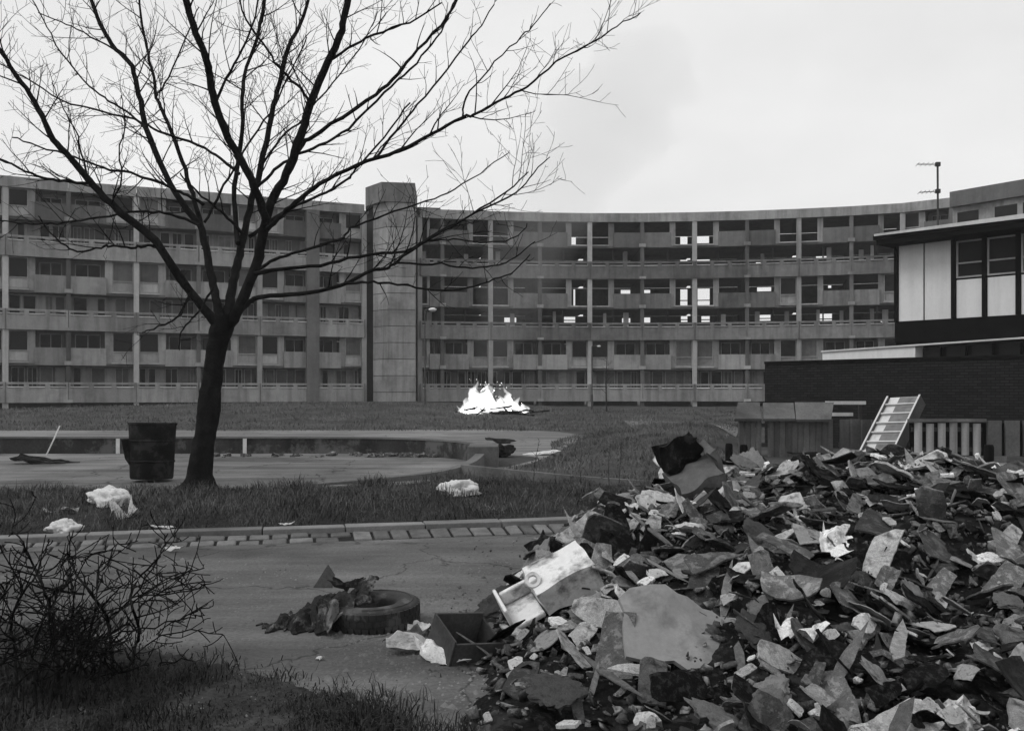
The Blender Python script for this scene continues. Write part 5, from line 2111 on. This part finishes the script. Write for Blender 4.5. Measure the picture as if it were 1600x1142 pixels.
tag(o, 'charred black flap curling over the tyre rim', 'sheet')
m = MB()
q = ground_pt(497, 950)
m.prism([(-0.09, 0), (0.06, 0), (0.075, 0.10), (0.02, 0.18)], -0.006, 0.006, Matrix.Translation((q.x, q.y + 0.25, 0.10)) @ Matrix.Rotation(R(78), 4, 'X'))
m.build('upright_shard', 'timber', label='dark pointed shard standing up behind the torn sheet', category='shard')

# ------------------------------------------------------------------ litter on the verge and pool
for i, (u, v, zz, sc, mt, nm, lab, cat, cr) in enumerate((
        (716, 779, 0.22, (0.46, 0.34, 0.36), 'bag_white', 'white_bag', 'bulging white bag lying on the verge grass', 'bag', 0.5),
        (172, 793, 0.2, (0.42, 0.34, 0.36), 'bag_white', 'plastic_bag', 'crumpled pale plastic bag in grass by the bin', 'bag', 0.8),
        (193, 812, 0.16, (0.34, 0.24, 0.3), 'plaster', 'plastic_sheet', 'torn translucent grey plastic trailing below the bag', 'plastic', 0.9),
        (102, 832, 0.14, (0.26, 0.2, 0.24), 'bag_white', 'white_bundle', 'small white bundle on the verge near the shrub', 'bundle', 0.6),
        (96, 806, 0.16, (0.36, 0.12, 0.2), 'paper', 'paper_strip', 'torn paper strip in the grass behind the shrub', 'paper', 0.5),
        (152, 853, 0.04, (0.12, 0.09, 0.1), 'paper', 'paper_scrap', 'white paper scrap where the gutter ends by the shrub', 'paper', 0.5),
        (256, 827, 0.13, (0.24, 0.08, 0.1), 'paper', 'paper_scrap', 'long white paper scrap lying on the kerb', 'paper', 0.3),
        (270, 848, 0.05, (0.17, 0.07, 0.1), 'paper', 'paper_scrap', 'pale folded scrap lying on the gutter stones', 'paper', 0.3),
        (448, 822, 0.13, (0.16, 0.06, 0.1), 'paper', 'paper_scrap', 'narrow paper scrap at the kerb edge', 'paper', 0.3),
        (500, 1032, 0.02, (0.05, 0.04, 0.05), 'paper', 'paper_scrap', 'tiny white scrap on the dirt below the tyre', 'paper', 0.3),
        (842, 711, 0.05, (0.9, 0.5, 0.4), 'paper', 'flattened_carton', 'pale flattened carton on the path beside the mound', 'carton', 0.1),
        (775, 714, 0.12, (0.7, 0.5, 0.5), 'burnt', 'black_sack', 'black sack slumped outside the pool end', 'sack', 0.6),
        (782, 693, 0.1, (0.9, 0.5, 0.4), 'burnt', 'charred_board', 'charred board lying behind the pool end', 'board', 0.2),
        (70, 724, 0.06, (1.6, 0.7, 0.5), 'burnt', 'mud_patch', 'dark soggy debris patch on the pool floor', 'debris', 0.3))):
    if cat in ('bag', 'bundle', 'sack'):
        me = blob_mesh(nm, 40 + i, mt, (1.0, 0.9, 0.8))
    else:
        me = flake_mesh(nm, 1000 + i, mt, 0.03, 0.15, cr, 1.2, 0, 7, 0.15, 6)
    o = bpy.data.objects.new(nm, me)
    COL.objects.link(o)
    q = ground_pt(u, v, 0.1 if 755 < v < 850 else 0)
    o.location = (q.x, q.y, zz)
    if cat in ('bag', 'bundle', 'sack'):
        o.location.z = zz
        sc = (sc[0] * 1.25, sc[1] * 1.25, sc[2] * 1.1)
    o.scale = sc
    o.rotation_euler = (R(random.uniform(5, 16)), R(random.uniform(-8, 8)), R(random.uniform(-20, 20)))
    tag(o, lab, cat)
m = MB()
rl = random.Random(3)
for i in range(90):
    u = rl.choice((rl.gauss(600, 22), rl.gauss(665, 22), rl.uniform(300, 740)))
    q = ground_pt(u, 711 + rl.uniform(0, 4))
    q.y = min(q.y, 24.9)
    e = rl.uniform(0.03, 0.13)
    M = Matrix.Translation((q.x, q.y, e * 0.3)) @ Matrix.Rotation(rl.uniform(0, 6), 4, 'Z') @ Matrix.Rotation(rl.uniform(-0.5, 0.5), 4, 'X')
    m.box(-e, e, -e * 0.7, e * 0.7, -e * 0.35, e * 0.35, M)
m.build('pool_litter', 'fragments', kind='stuff', label='small pale litter heaped along the pool wall', category='litter')
# loose gravel on the road
fv, ff = [], []
for i in range(4200):
    if rl.random() < 0.55:
        u, v = rl.gauss(690, 90), rl.gauss(965, 40)
    else:
        u, v = rl.uniform(60, 900), rl.uniform(870, 1130)
    if v < 858:
        continue
    q = ground_pt(u, v)
    if heap(q.x, q.y) > 0.1:
        continue
    e = rl.uniform(0.004, 0.013) * (2.0 if rl.random() < 0.07 else 1)
    b = len(fv)
    for dx, dy, dz in ((1, 0, 0), (0, 1, 0), (-1, 0, 0), (0, -1, 0), (0.1, 0.1, 0.9)):
        fv.append((q.x + dx * e * rl.uniform(0.7, 1.3), q.y + dy * e * rl.uniform(0.7, 1.3), 0.004 + dz * e))
    ff += [(b, b + 1, b + 4), (b + 1, b + 2, b + 4), (b + 2, b + 3, b + 4), (b + 3, b, b + 4)]
np_mesh('gravel', np.array(fv), np.array(ff), 'paving', kind='stuff', label='loose grit scattered on the road', category='gravel')

# ------------------------------------------------------------------ haze
def volume_mat(name, density, color, anis=0.0):
    m_ = bpy.data.materials.new(name)
    m_.use_nodes = True
    n, l = m_.node_tree.nodes, m_.node_tree.links
    n.clear()
    o_ = n.new('ShaderNodeOutputMaterial')
    v_ = n.new('ShaderNodeVolumePrincipled')
    v_.inputs['Density'].default_value = density
    v_.inputs['Color'].default_value = (color, color, color, 1)
    v_.inputs['Anisotropy'].default_value = anis
    l.new(v_.outputs[0], o_.inputs['Volume'])
    MATS[name] = m_
    return m_


volume_mat('haze', 0.00055, 0.88)
m = MB()
m.box(-156, 156, -66, 206, -1.1, 31)
m.build('haze', 'haze', kind='stuff')

# smoke drifting up from the bonfire
volume_mat('smoke', 0.035, 0.62)
path = catmull([(-1.2, 52.3, 2.6, 0.7), (-0.6, 52.8, 5.0, 1.3), (0.8, 54.0, 9.0, 2.2), (3.2, 56.0, 14.0, 3.2), (6.0, 57.5, 19.0, 3.9), (8.6, 58.5, 22.5, 3.0), (10.0, 59.0, 24.6, 0.4)], 5)
m = MB()
SD = 18
for i, q in enumerate(path):
    for j in range(SD):
        a = 2 * math.pi * j / SD
        c = Vector(q[:3])
        d = Vector((math.cos(a), math.sin(a) * 0.8, -0.35 * math.cos(a)))
        r = float(q[3]) * (1 + 0.45 * mnoise.noise((c + d * 2) * 0.45) + 0.22 * mnoise.noise((c + d * 2) * 1.2))
        m.v.append(tuple(c + d * max(0.05, r)))
for i in range(len(path) - 1):
    for j in range(SD):
        j2 = (j + 1) % SD
        m.f.append((i * SD + j, i * SD + j2, (i + 1) * SD + j2, (i + 1) * SD + j))
m.f.append(tuple(range(SD - 1, -1, -1)))
m.f.append(tuple((len(path) - 1) * SD + j for j in range(SD)))
m.build('smoke', 'smoke', smooth=180, kind='stuff', label='thin grey smoke drifting up from the bonfire', category='smoke')
